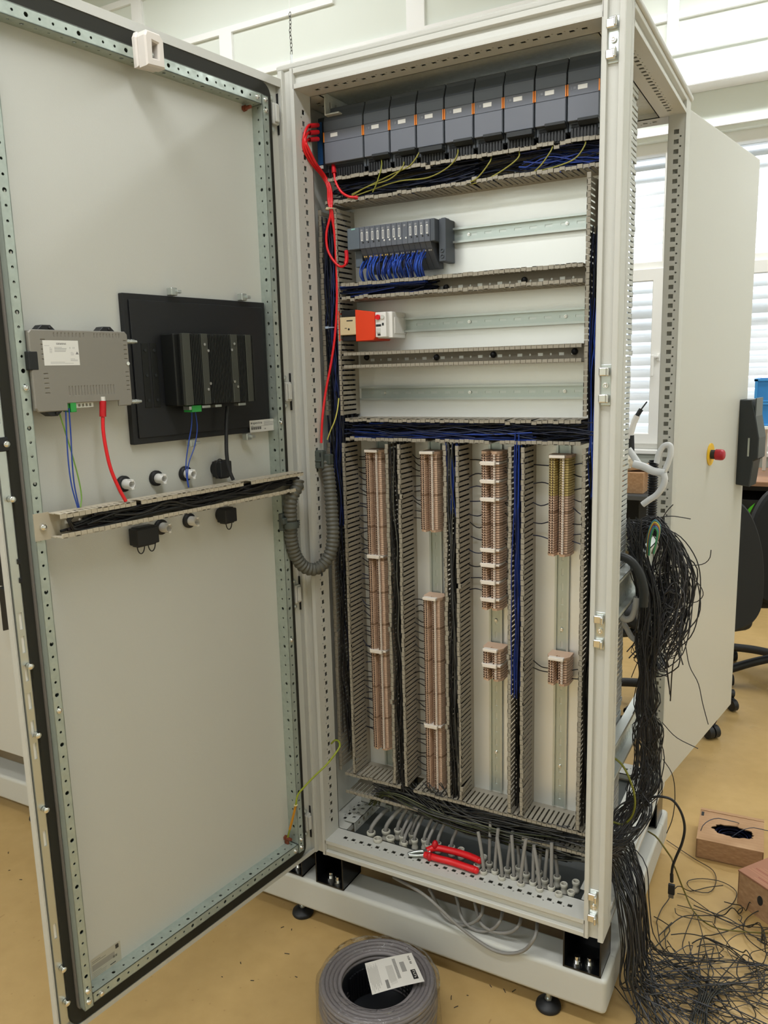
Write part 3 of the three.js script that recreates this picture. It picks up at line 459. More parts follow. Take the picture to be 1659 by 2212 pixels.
// ---------- DIN rails ----------
function rail(label, x0, y0, len, vert, hgt = vert ? 0.0075 : 0.012) {
  const t = thing('din_rail', label, 'mounting rail', [x0, y0, ZB]); if (vert) t.rotation.z = Math.PI / 2;
  const prof = [[-0.0175, hgt - 0.001], [-0.0175, hgt], [-0.0125, hgt], [-0.0125, 0.001], [0.0125, 0.001], [0.0125, hgt], [0.0175, hgt], [0.0175, hgt - 0.001], [0.0135, hgt - 0.001], [0.0135, 0], [-0.0135, 0], [-0.0135, hgt - 0.001]];
  const k = vert ? 1 : 1; const holes = []; for (let x = 0.02; x < len - 0.03; x += 0.0365) holes.push(rectPts(x, -0.0028, x + 0.017, 0.0028));
  mesh('profile', [ext(poly(prof.map(([y, z]) => [y, z])), len).mx(basis([0, 1, 0], [0, 0, 1], [1, 0, 0], [0, 0, 0]))], S('#c4cbc8', 0.3, 0.7), t);
  mesh('slotted_web', ext(poly(rectPts(0, -0.0125, len, 0.0125), holes), 0.0012).translate(0, 0, 0.001), S('#bac4c0', 0.32, 0.7), t);
  for (let i = 0; i < 3; i++) { const x = len * (0.12 + 0.39 * i); mesh('screw', [cyl(0.0048, 0.003, x, 0, 0.0036, 'z', 0.004, 10), ring(0.0022, 0.0008, x, 0, 0.0052, 'z', 8)], M.bright, t); }
}
rail('zinc mounting rail carrying the grey input module', 0.095, 1.6195, 0.606, false);
rail('zinc mounting rail carrying the orange relay', 0.095, 1.418, 0.606, false);
rail('empty zinc mounting rail above the blue wire duct', 0.095, 1.2495, 0.606, false);
rail('vertical zinc rail under the first, unbroken terminal column', 0.1555, 0.206, 0.92, true);
rail('vertical zinc rail bare in the middle of the second terminal column', 0.3065, 0.206, 0.92, true);
rail('vertical zinc rail under the third terminal column', 0.4715, 0.206, 0.92, true);
rail('vertical zinc rail under the fourth terminal column', 0.641, 0.206, 0.92, true);

// ---------- terminal strips ----------
const TB = {};
function blockGeo(kind) {
  if (TB[kind]) return TB[kind];
  const th = 0.0046, body = [[-0.026, 0], [-0.026, 0.03], [-0.023, 0.043], [-0.019, 0.053], [-0.0075, 0.0535], [-0.005, 0.026], [0.004, 0.026], [0.0055, 0.0535], [0.0152, 0.053], [0.0155, 0.045], [0.022, 0.0435], [0.0255, 0.03], [0.0255, 0]];
  const c = kind === 'yg' ? '#cdb877' : kind === 'dark' ? '#a98a70' : '#d8b9a0', g = [tint(ext(poly(body), th - 0.0006, 0.0003).rotateX(Math.PI / 2).translate(0, th / 2, 0), c)];
  const hole = (x, z, w, h) => tint(box(w, h, 0.003, x, 0, z), '#3a241a');
  g.push(hole(-0.0172, 0.0535, 0.003, 0.003), hole(-0.0108, 0.0537, 0.003, 0.003), hole(0.0082, 0.0537, 0.003, 0.003));
  g.push(tint(box(0.0042, th * 0.92, 0.003, 0.0135, 0, 0.0535), '#e8ddd2'), tint(box(0.0016, 0.0016, 0.0034, 0.0135, 0, 0.0536), '#6b5b50'), tint(box(0.0075, th * 0.8, 0.004, -0.0005, 0.0, 0.027), '#231a16'));
  return (TB[kind] = mg(g));
}
function strip(label, xc, y0, y1, opt = {}) {
  const pitch = opt.pitch || 0.0052, t = thing('terminal_strip', label, 'terminal strip', [xc, y0, ZB + 0.0077]); const n = Math.floor((y1 - y0) / pitch), h = y1 - y0;
  const brk = (opt.brackets || []).map((y) => Math.round((y - y0) / pitch));
  for (let i = 0; i < n; i++) {
    if (brk.includes(i)) continue;
    const k = opt.yg && i > n - opt.yg ? 'yg' : (i % 17 === 16 ? 'dark' : 'std');
    const m = new THREE.Mesh(blockGeo(k), M.term); m.name = i ? `terminal_block_${String(i).padStart(3, '0')}` : 'terminal_block'; m.castShadow = m.receiveShadow = true; m.position.set(0, (i + 0.5) * h / n, rr(-0.0004, 0.0004)); m.userData.kind = undefined; delete m.userData.kind; t.add(m);
  }
  for (const i of brk) mesh('marker_carrier', [rb(-0.02, 0.017, (i + 0.5) * h / n - 0.0048, (i + 0.5) * h / n + 0.0048, 0.05, 0.0605, 0.0015), b6(-0.025, 0.025, (i + 0.5) * h / n - 0.0022, (i + 0.5) * h / n + 0.0022, 0, 0.052)], M.marker, t);
  for (const [s, y] of [[-1, 0], [1, h]]) {
    mesh('end_bracket', [ext(poly([[-0.027, 0], [-0.027, 0.034], [-0.02, 0.05], [-0.006, 0.05], [-0.004, 0.034], [0.004, 0.034], [0.006, 0.05], [0.018, 0.05], [0.027, 0.034], [0.027, 0]]), 0.006).rotateX(Math.PI / 2).translate(0, y + (s > 0 ? 0.0062 : -0.0002), 0), b6(-0.012, -0.006, y + (s > 0 ? 0.001 : -0.006), y + (s > 0 ? 0.006 : -0.001), 0.05, 0.054), cyl(0.003, 0.003, 0, y + s * 0.003, 0.035, 'z')], M.termPlain, t);
  }
  if (opt.topMarker) mesh('marker_carrier', rb(-0.019, 0.018, h + 0.0005, h + 0.008, 0.046, 0.06, 0.0015), M.marker, t);
}
strip('long unbroken terminal column, leftmost on the lower mounting plate', 0.1545, 0.285, 1.1, { topMarker: true, brackets: [0.563, 0.822] });
strip('upper short terminal block of the second column, above the bare rail', 0.3125, 0.909, 1.1, { topMarker: true });
strip('long terminal block of the second column, below the bare rail', 0.3145, 0.206, 0.725, { topMarker: true, brackets: [0.375] });
strip('terminal block of the third column divided by seven white marker strips', 0.476, 0.7245, 1.105, { brackets: [1.076, 1.035, 0.99, 0.868, 0.828, 0.787, 0.746], pitch: 0.0062 });
strip('tiny terminal block of the third column on the bare lower rail', 0.479, 0.541, 0.612, { topMarker: true, brackets: [0.575], pitch: 0.0062 });
strip('upper terminal block of the fourth column with yellow-green earth terminals', 0.643, 0.876, 1.1, { topMarker: true, yg: 16, pitch: 0.0058 });
strip('tiny terminal block of the fourth column on the bare lower rail', 0.646, 0.558, 0.616, { topMarker: true, pitch: 0.0062 });

// ---------- control modules along the top ----------
{
  const xs = [0.0575, 0.1698, 0.2405, 0.3095, 0.3800, 0.4510, 0.5205, 0.5900, 0.6600, 0.7290];
  const ord = ['wide dark grey control module at the left end of the top row', 'first narrow dark grey module right of the wide control module', 'second narrow dark grey module from the wide control module', 'third narrow dark grey module from the wide control module', 'fourth narrow dark grey module from the wide control module', 'fifth narrow dark grey module from the wide control module', 'sixth narrow dark grey module from the wide control module', 'seventh narrow dark grey module from the wide control module', 'last narrow dark grey module, half hidden by the latch post'];
  const lab = canvasMat(96, 40, (g, w, h) => { g.fillStyle = '#e6e6e4'; g.fillRect(0, 0, w, h); lines(g, 10, 12, 76, 2, 12, '#aaa', 4); });
  for (let i = 0; i < 9; i++) {
    const x0 = xs[i] + 0.0008, x1 = xs[i + 1] - 0.0008, w = x1 - x0, t = thing('control_module', ord[i], 'module', [x0, 1.776, ZB]);
    const zf = ZF - ZB; // front of the module
    mesh('housing', [rb(0, w, 0.014, 0.160, 0.0, zf - 0.012, 0.002), ext(poly([[0.0, 0.02], [zf - 0.002, 0.034], [zf - 0.002, 0.128], [zf - 0.012, 0.150], [0, 0.156]]), w - 0.003, 0.0012).mx(basis([0, 0, 1], [0, 1, 0], [-1, 0, 0], [w - 0.0015, 0, 0]))], M.plcDark, t);
    mesh('label_band', rb(0.0015, w - 0.0015, 0.0805, 0.1045, zf - 0.006, zf, 0.001), M.plc, t);
    mesh('front_flap', [rb(0.0015, w - 0.0015, 0.032, 0.0795, zf - 0.006, zf + 0.001, 0.0015)], S('#6a6e78', 0.5), t);
    const up = mesh('upper_cover', [ext(poly([[zf - 0.012, 0.106], [zf - 0.0005, 0.106], [zf - 0.0015, 0.128], [zf - 0.010, 0.150], [zf - 0.014, 0.150]]), w - 0.003, 0.0005).mx(basis([0, 0, 1], [0, 1, 0], [-1, 0, 0], [w - 0.0015, 0, 0]))], S('#4b525a', 0.45), t);
    mesh('name_label', rb(i ? 0.022 : 0.02, i ? 0.042 : 0.04, 0.091, 0.1, zf - 0.001, zf + 0.0006, 0.0006), M.white, t);
    mesh('status_strip', [b6(0.0002, 0.0024, 0.082, 0.104, zf - 0.002, zf + 0.0014), b6(w - 0.0024, w - 0.0002, 0.082, 0.104, zf - 0.002, zf + 0.0014)], M.orange, t);
    if (i) mesh('indicator', [b6(0.0085, 0.010, 0.092, 0.098, zf - 0.001, zf + 0.0005), b6(0.013, 0.018, 0.093, 0.098, zf - 0.001, zf + 0.0005)], S('#7e828a', 0.5), t);
    const open = [3, 6].includes(i) ? 1 : 0;
    mesh('front_connector', [rb(0.004, w - 0.004, -0.004, 0.031, 0.02, zf - 0.012, 0.002), ...Array.from({ length: Math.floor(w / 0.007) - 1 }, (_, k) => b6(0.006 + k * 0.007, 0.0105 + k * 0.007, 0.0, 0.02, zf - 0.014, zf - 0.009))], M.black, t);
    if (i) mesh('connector_flap', [ext(poly([[0, 0.018], [zf - 0.006, 0.022], [zf + 0.004 + open * 0.004, 0.028 - open * 0.004], [zf + 0.004 + open * 0.004, 0.032], [0, 0.024]]), w - (open ? 0.012 : 0.026), 0.0008).mx(basis([0, 0, 1], [0, 1, 0], [-1, 0, 0], [w - 0.002 - (open ? 0 : 0.0), 0.002 - open * 0.006, 0.0]))], M.offblack, t);
    if (i === 0) { const m = mesh('maker_mark', [b6(0.008, 0.022, 0.136, 0.1385, zf - 0.008, zf - 0.0053)], S('#5fa3a0', 0.5), t); }
    void up; void lab;
  }
  // communication module with a blue board edge at the left
  const c = thing('communication_module', 'slim module with a blue board edge at the left of the top row', 'module', [0.034, 1.79, ZB]);
  mesh('housing', rb(0, 0.0215, 0, 0.13, 0.0, 0.07, 0.002), M.offblack, c);
  mesh('board_edge', b6(-0.002, 0.012, 0.022, 0.12, 0.04, 0.072), S('#27548a', 0.4), c);
  mesh('latch', rb(-0.003, 0.012, 0.012, 0.02, 0.05, 0.074, 0.001), M.white, c);
}
// ---------- remote input module with its row of slots ----------
{
  const t = thing('input_module', 'grey input module with a row of white labelled slots and blue wires below', 'module', [0.1105, 1.602, ZB]); const zf = 0.075, w = 0.226;
  mesh('interface_head', [rb(0, 0.034, 0, 0.051, 0.0, zf, 0.002), rb(0.01, 0.03, -0.04, 0, 0.02, zf - 0.02, 0.002)], M.io, t);
  mesh('maker_mark', rb(0.012, 0.023, 0.046, 0.0495, zf - 0.001, zf + 0.0006, 0.0004), S('#8fc0b8', 0.5), t);
  for (let i = 0; i < 13; i++) {
    const x = 0.0348 + i * 0.0147, k = mesh('slot_module', [rb(x, x + 0.0144, 0, 0.051, 0.0, zf, 0.0014), ext(poly([[0, 0], [zf - 0.004, 0.0], [zf - 0.012, -0.012], [0.02, -0.055], [0, -0.055]]), 0.0138).mx(basis([0, 0, 1], [0, 1, 0], [-1, 0, 0], [x + 0.0141, 0, 0]))], S('#5f646e', 0.5), t);
    if (i !== 8) mesh('label_window', [ext(poly(rectPts(x + 0.005, 0.018, x + 0.0098, 0.0385), [rectPts(x + 0.0062, 0.02, x + 0.0086, 0.0365)]), 0.001).translate(0, 0, zf)], M.white, k);
    mesh('indicator', rb(x + 0.004, x + 0.0095, 0.04, 0.045, zf - 0.001, zf + 0.0008, 0.0004), S('#8d8f94', 0.5), k);
    mesh('mode_mark', rb(x + 0.0085, x + 0.0122, 0.012, 0.016, zf - 0.001, zf + 0.0008, 0.0004), i > 3 && i < 9 ? M.white : M.black, k);
    mesh('contact_row', [...[0, 1, 2, 3].map((q) => box(0.003, 0.004, 0.003, x + 0.0045 + (q % 2) * 0.005, -0.017 - (q >> 1) * 0.012, 0.058 - (q >> 1) * 0.016))], i < 5 ? S('#c2a05a', 0.5) : M.hmi, k);
  }
  mesh('server_module', [rb(w, w + 0.012, 0, 0.051, 0, zf, 0.002), rb(w + 0.012, w + 0.03, -0.045, 0.052, 0, zf - 0.022, 0.002), rb(w + 0.014, w + 0.026, 0.045, 0.055, 0.02, 0.045, 0.002), ring(0.004, 0.0012, w + 0.021, -0.02, 0.054, 'z', 10), ring(0.004, 0.0012, w + 0.021, -0.033, 0.054, 'z', 10)], M.plcDark, t);
}
// ---------- safety relay and motor switch ----------
{
  const t = thing('safety_relay', 'beige relay with a bright orange-red side cover on the middle rail', 'relay', [0.0868, 1.383, ZB]); const zf = 0.085;
  mesh('housing', [rb(0, 0.046, 0.014, 0.058, 0, zf, 0.002), rb(0.0, 0.046, 0.0, 0.014, 0, zf - 0.014, 0.002), rb(0.0, 0.046, 0.058, 0.074, 0, zf - 0.014, 0.002)], M.beige, t);
  mesh('terminal_row', [rb(0.002, 0.045, -0.001, 0.013, zf - 0.03, zf - 0.005, 0.002), rb(0.002, 0.045, 0.059, 0.075, zf - 0.03, zf - 0.005, 0.002)], M.black, t);
  mesh('front_detail', [b6(0.02, 0.038, 0.0475, 0.050, zf - 0.001, zf + 0.0006), cyl(0.0025, 0.002, 0.026, 0.028, zf, 'z'), b6(0.014, 0.02, 0.03, 0.0315, zf - 0.001, zf + 0.0005)], M.black, t);
  mesh('side_cover', [ext(poly([[0.0462, -0.001], [0.094, 0.0], [0.0985, 0.006], [0.0985, 0.064], [0.092, 0.066], [0.0462, 0.073]]), zf - 0.002, 0.0015).translate(0, 0, 0.0)], M.safety, t);
  mesh('side_plate', b6(-0.003, -0.0008, 0.0, 0.074, 0.0, zf + 0.001), M.safety, t);
  const s = thing('motor_switch', 'small white motor switch with a round red button beside the orange relay', 'switch', [0.1865, 1.386, ZB]);
  mesh('housing', [rb(0, 0.042, 0.0, 0.063, 0, 0.07, 0.002), rb(0.002, 0.032, 0.002, 0.062, 0.07, 0.084, 0.002), rb(0.034, 0.044, 0.01, 0.05, 0, 0.06, 0.002)], M.white, s);
  mesh('button', [cyl(0.0065, 0.006, 0.011, 0.05, 0.0865, 'z', 0.0062, 18)], M.redHot, s);
  mesh('front_detail', [b6(0.004, 0.018, 0.028, 0.033, 0.083, 0.0848), b6(0.021, 0.026, 0.03, 0.036, 0.083, 0.0848), b6(0.008, 0.016, 0.006, 0.010, 0.083, 0.0848)], M.offblack, s);
  mesh('dial', [cyl(0.005, 0.003, 0.023, 0.05, 0.0855, 'z'), rb(0.006, 0.016, 0.012, 0.024, 0.083, 0.086, 0.001)], S('#cfcfca', 0.5), s);
}
// ---------- wires ----------
const NAVY = ['#0d1426', '#101830', '#0b0f1c', '#142040', '#0a0c14', '#111a34'], BLUES = ['#16307c', '#1b3f9c', '#122560', '#0f1c48', '#2248a8'], BLACKS = ['#17181a', '#101113', '#232426', '#1b1b1d', '#2c2c2c'], GREYS = ['#3c3d3e', '#2a2b2c', '#55564f', '#1d1e1f', '#4a4b4b'], YG = '#928e40';
const pick = (a) => a[Math.floor(rnd() * a.length) % a.length];
// wires running through a box along x or y, wandering inside it
function run(n, ax, a0, a1, c0, c1, z0, z1, cols, r = 0.0016, step = 0.08) {
  const out = [];
  for (let i = 0; i < n; i++) {
    const s0 = a0 + (a1 - a0) * (rnd() < 0.25 ? rr(0, 0.35) : rr(0, 0.04)), s1 = a1 - (a1 - a0) * (rnd() < 0.25 ? rr(0, 0.35) : rr(0, 0.04)), k = Math.max(3, Math.round((s1 - s0) / step)), pts = []; let c = rr(c0, c1), z = rr(z0, z1);
    for (let j = 0; j <= k; j++) { const a = s0 + (s1 - s0) * j / k; c = Math.min(c1, Math.max(c0, c + rr(-0.3, 0.3) * (c1 - c0))); z = Math.min(z1, Math.max(z0, z + rr(-0.25, 0.25) * (z1 - z0))); pts.push(ax === 'x' ? [a, c, z] : [c, a, z]); }
    out.push([pts, r, pick(cols)]);
  }
  return out;
}
const bundle = (name, label, list, seg = 3) => one(name, wireGeo(list, seg, 5), M.wires, label, 'wires', null, 'stuff');
const Z0 = -0.178, Z1 = -0.108;
bundle('duct_wires', 'bundle of dark and bright blue wires in the duct above the terminal columns', [...run(60, 'x', 0.06, 0.74, 1.138, 1.184, Z0, Z1, NAVY), ...run(14, 'x', 0.10, 0.60, 1.14, 1.175, -0.13, Z1, BLUES)]);
bundle('duct_wires', 'packed dark navy wires in the upper left vertical duct', [...run(70, 'y', 0.95, 1.69, 0.038, 0.083, Z0, -0.103, NAVY, 0.0017), ...run(6, 'y', 0.9, 1.6, 0.04, 0.08, -0.12, -0.1, BLUES)]);
bundle('duct_wires', 'black wires in the lower left duct behind the ribbed hose', [...run(40, 'y', 0.25, 1.13, 0.045, 0.083, Z0, -0.11, [...BLACKS, ...NAVY])]);
bundle('duct_wires', 'dark blue wires in the topmost duct under the control modules', [...run(34, 'x', 0.06, 0.46, 1.718, 1.768, Z0, -0.12, NAVY), ...run(20, 'x', 0.4, 0.74, 1.718, 1.768, Z0, -0.13, NAVY), ...run(22, 'x', 0.55, 0.74, 1.718, 1.768, Z0, -0.11, BLUES)]);
bundle('duct_wires', 'dark blue wires at the left end of the duct under the input module', [...run(46, 'x', 0.05, 0.33, 1.486, 1.52, Z0, -0.11, NAVY), ...run(8, 'x', 0.05, 0.33, 1.49, 1.515, -0.12, -0.105, BLUES)]);
bundle('duct_wires', 'black wires hanging in the duct right of the first terminal column', [...run(60, 'y', 0.17, 1.14, 0.211, 0.245, Z0, Z1, BLACKS, 0.0015), ...run(6, 'y', 0.2, 1.14, 0.213, 0.243, -0.12, -0.1, GREYS, 0.0013)]);
bundle('duct_wires', 'black wires hanging in the duct right of the second terminal column', [...run(60, 'y', 0.17, 1.14, 0.371, 0.403, Z0, Z1, BLACKS, 0.0015), ...run(7, 'y', 0.2, 1.14, 0.373, 0.401, -0.12, -0.1, GREYS, 0.0013), ...run(8, 'y', 0.95, 1.14, 0.373, 0.4, -0.13, -0.102, BLUES)]);
bundle('duct_wires', 'blue strand and black wires in the duct right of the third terminal column', [...run(28, 'y', 0.17, 1.14, 0.537, 0.568, Z0, -0.13, BLACKS, 0.0015), ...run(16, 'y', 0.5, 1.16, 0.541, 0.558, -0.13, -0.1, BLUES, 0.0015)]);
bundle('duct_wires', 'dark wires in the right vertical ducts beside the latch post', [...run(34, 'y', 0.19, 1.14, 0.711, 0.742, Z0, -0.125, BLACKS), ...run(30, 'y', 1.14, 1.6, 0.711, 0.742, Z0, -0.12, NAVY), ...run(8, 'y', 1.0, 1.45, 0.712, 0.74, -0.13, -0.11, BLUES)]);
{ // short taps from the ducts to the terminals
  const l = []; const tap = (x0, x1, y0, y1, n, cols) => { for (let i = 0; i < n; i++) { const y = y0 + (y1 - y0) * (i + 0.5) / n, z = rr(-0.176, -0.16); l.push([[[x0, y + rr(-0.012, 0.012), z], [(x0 + x1) / 2, y + rr(-0.01, 0.006), z + rr(-0.006, 0.006)], [x1, y, -0.158]], 0.0014, pick(cols)]); } };
  tap(0.083, 0.127, 0.3, 1.1, 49, NAVY); tap(0.18, 0.211, 0.3, 1.1, 31, BLACKS); tap(0.245, 0.286, 0.22, 0.72, 27, BLACKS); tap(0.245, 0.286, 0.92, 1.1, 10, BLACKS); tap(0.341, 0.371, 0.22, 0.72, 27, NAVY); tap(0.341, 0.371, 0.92, 1.1, 10, BLACKS); tap(0.403, 0.45, 0.74, 1.1, 11, NAVY); tap(0.502, 0.537, 0.74, 1.1, 18, BLACKS); tap(0.502, 0.537, 0.55, 0.61, 3, BLACKS); tap(0.568, 0.617, 0.88, 1.1, 5, NAVY); tap(0.669, 0.706, 0.88, 1.1, 8, NAVY); tap(0.568, 0.617, 0.565, 0.585, 2, BLACKS); tap(0.672, 0.706, 0.565, 0.585, 2, BLACKS);
  bundle('tap_wires', 'short dark wires between the slotted ducts and the terminal columns', l, 3);
  const b = []; for (let s = 0; s < 12; s++) { const x = 0.1525 + s * 0.0148; for (let i = 0; i < 7; i++) { const q = x + rr(-0.0045, 0.0045); b.push([[[q, 1.588 - rr(0, 0.02), -0.125 + rr(-0.012, 0.008)], [q + rr(-0.002, 0.002), 1.56, -0.104 + rr(-0.012, 0.004)], [q + rr(-0.003, 0.003), 1.54, -0.103 + rr(-0.01, 0.004)], [q + rr(-0.003, 0.003), 1.512, -0.122 + rr(-0.02, 0)]], 0.0014, pick([...BLUES, '#2a55c0', '#2f5cc4'])]); } }
  bundle('module_wires', 'row of bright blue wires hanging from the grey input module into its duct', b, 4);
  // yellow-green earth wires in the top duct, each a wire of its own
  const yg = [[[[905, 310], [905, 330], [885, 358], [850, 375], [800, 400], [760, 420]], 'first'], [[[988, 312], [988, 335], [975, 355], [930, 382], [860, 392], [790, 415], [745, 432]], 'second'], [[[822, 330], [824, 360], [812, 400], [805, 415]], 'third'], [[[872, 340], [870, 360], [845, 385], [790, 405], [750, 430]], 'fourth'], [[[1120, 320], [1120, 340], [1090, 365], [1040, 392], [985, 402]], 'fifth'], [[[1192, 310], [1192, 322], [1170, 355], [1155, 370]], 'sixth'], [[[1262, 300], [1264, 312], [1245, 340], [1210, 357], [1150, 372]], 'seventh'], [[[1062, 335], [1058, 350], [1030, 385], [1000, 400]], 'eighth']];
  const where = ['long yellow-green earth wire arching across the left half of the top duct', 'longest yellow-green earth wire in the top duct, ending at its left end', 'short yellow-green earth wire dropping below the second control module', 'yellow-green earth wire bending left below the third control module', 'dull yellow-green earth wire over the bare middle of the top duct', 'short yellow-green earth wire near the right end of the top duct', 'yellow-green earth wire sweeping left from the right end of the top duct', 'thin yellow-green earth wire just left of the bare middle of the top duct'];
  yg.forEach(([p], i) => one('earth_wire', tube(p.map(([x, y], k) => at(x, y, 'z', k === 0 ? -0.125 : -0.105 + 0.006 * Math.sin(k))), 0.0016, 40), S(i === 2 ? '#8d8f3a' : YG, 0.45), where[i], 'wire'));
}
// red network cables
{
  const rc = (pts, label, boots = [], r = 0.0031) => { const t = one('network_cable', tube(pts, r, 60, 8), M.redHot, label, 'cable'); for (const [a, b, rad] of boots) mesh('plug', [tube([a, a.clone().lerp(b, 0.5), b], rad, 6, 8)], M.red, t); return t; };
  const Z = (x, y, z) => at(x, y, 'z', z);
  for (let i = 0; i < 3; i++) { const y = 272 + i * 15, s = Z(678, y, -0.085); rc([s, Z(665 - i, y + 1, -0.04), Z(657 + i * 2, y + 20 - i * 6, -0.026), Z(656 + i * 4, 322 - i * 3, -0.028), Z(672 + i * 5, 352, -0.055), Z(697 + i * 3, 382, -0.1), Z(708 + i * 3, 405, -0.102), Z(709 + i * 4, 430 + i * 3, -0.1), Z(712 + i * 2, 448, -0.095), Z(714 + i * 2, 462, -0.095), ...[[Z(705, 505, -0.092), Z(708, 540, -0.09), Z(722, 565, -0.092), Z(735, 576, -0.095), Z(746, 572, -0.09), Z(749, 555, -0.1)], [Z(722, 500, -0.1), Z(726, 560, -0.102), Z(728, 640, -0.1), Z(724, 720, -0.098), Z(716, 780, -0.09), Z(703, 850, -0.075), Z(696, 910, -0.055), Z(694, 957, -0.045)], [Z(722, 490, -0.104), Z(727, 560, -0.106), Z(728, 640, -0.11), Z(727, 700, -0.13)]][i]], ['red network cable looping round the front of the left duct to the input module', 'longest red network cable, running down to the grey hose clamp', 'red network cable vanishing behind the orange relay'][i], [[s.clone().add(V(0.012, 0, 0)), Z(668, y, -0.05), 0.0052]]); }
  rc([Z(721, 352, -0.115), Z(722, 375, -0.105), Z(726, 395, -0.1), Z(738, 415, -0.098), Z(755, 425, -0.097), Z(772, 426, -0.1)], 'short red network cable from the wide control module into the top duct', [[Z(720, 350, -0.118), Z(722, 375, -0.105), 0.0058], [Z(766, 426, -0.1), Z(774, 428, -0.102), 0.0045]]);
  const p = one('network_plug', tube([Z(748, 543, -0.112), Z(749, 560, -0.1), Z(747, 570, -0.093)], 0.0052, 10, 8), M.red, 'red network plug under the left end of the input module', 'plug'); void p;
  one('earth_wire', tube([Z(732, 860, -0.095), Z(728, 890, -0.092), Z(722, 912, -0.09), Z(714, 930, -0.088), Z(707, 950, -0.085)], 0.0017, 20), S('#d6d068', 0.4), 'short pale yellow wire beside the lower end of the long red cable', 'wire');
  for (const [x, y, lab] of [[714, 452, 'beige cable tie holding the red cables at the upper left duct'], [712, 708, 'pale blue cable tie round the navy wires in the left duct']]) { const c = Z(x, y, -0.097); one('cable_tie', [ring(0.012, 0.0016, c.x, c.y, c.z, 'y', 16).scale(1, 1, 1), rb(c.x - 0.004, c.x + 0.004, c.y - 0.003, c.y + 0.003, c.z + 0.009, c.z + 0.015, 0.001)], S(y > 600 ? '#9fb0c8' : '#cdbfa0', 0.5), lab, 'cable tie'); }
}
// wires at the bottom of the cabinet, sweeping right and out of the side
{
  const l = [], P = (x, y, z) => at(x, y, 'z', z);
  for (let i = 0; i < 95; i++) { const a = rr(-1, 1), z = rr(-0.165, -0.1), c = pick([...BLACKS, ...GREYS, '#2f3026']); const s = [800 + rr(0, 160), 1690 + rr(0, 25)]; const pts = [P(s[0], s[1], z)]; const f = (x) => 1700 + (x - 820) * 0.285 + 18 * Math.sin((x - 800) / 150); for (let x = s[0] + 60; x < 1275; x += 70) pts.push(P(x, f(x) + a * (14 + (x - 800) * 0.055) + rr(-7, 7), z + rr(-0.008, 0.008))); l.push([pts, rr(0.0013, 0.0019), c]); }
  bundle('floor_wires', 'thick bundle of black and grey wires sweeping right above the cable glands', l, 3);
  const o = []; for (let i = 0; i < 26; i++) { const z = rr(-0.15, -0.1), a = rr(-1, 1); const pts = [P(795 + rr(0, 30), 1735 + rr(-6, 6), z - 0.02), P(815 + rr(0, 20), 1712 + rr(-6, 6), z), P(860, 1722 + a * 7, z), P(920, 1752 + a * 10, z), P(985, 1780 + a * 12, z), P(1050, 1797 + a * 13, z), P(1110 + rr(0, 120), 1812 + a * 16 + rr(0, 20), z)]; o.push([pts, 0.0015, pick(['#4a5022', '#3a4018', '#5a5f2c', '#2e3318', '#64664a'])]); }
  bundle('floor_wires', 'olive green wires curving under the lowest duct', o, 4);
}
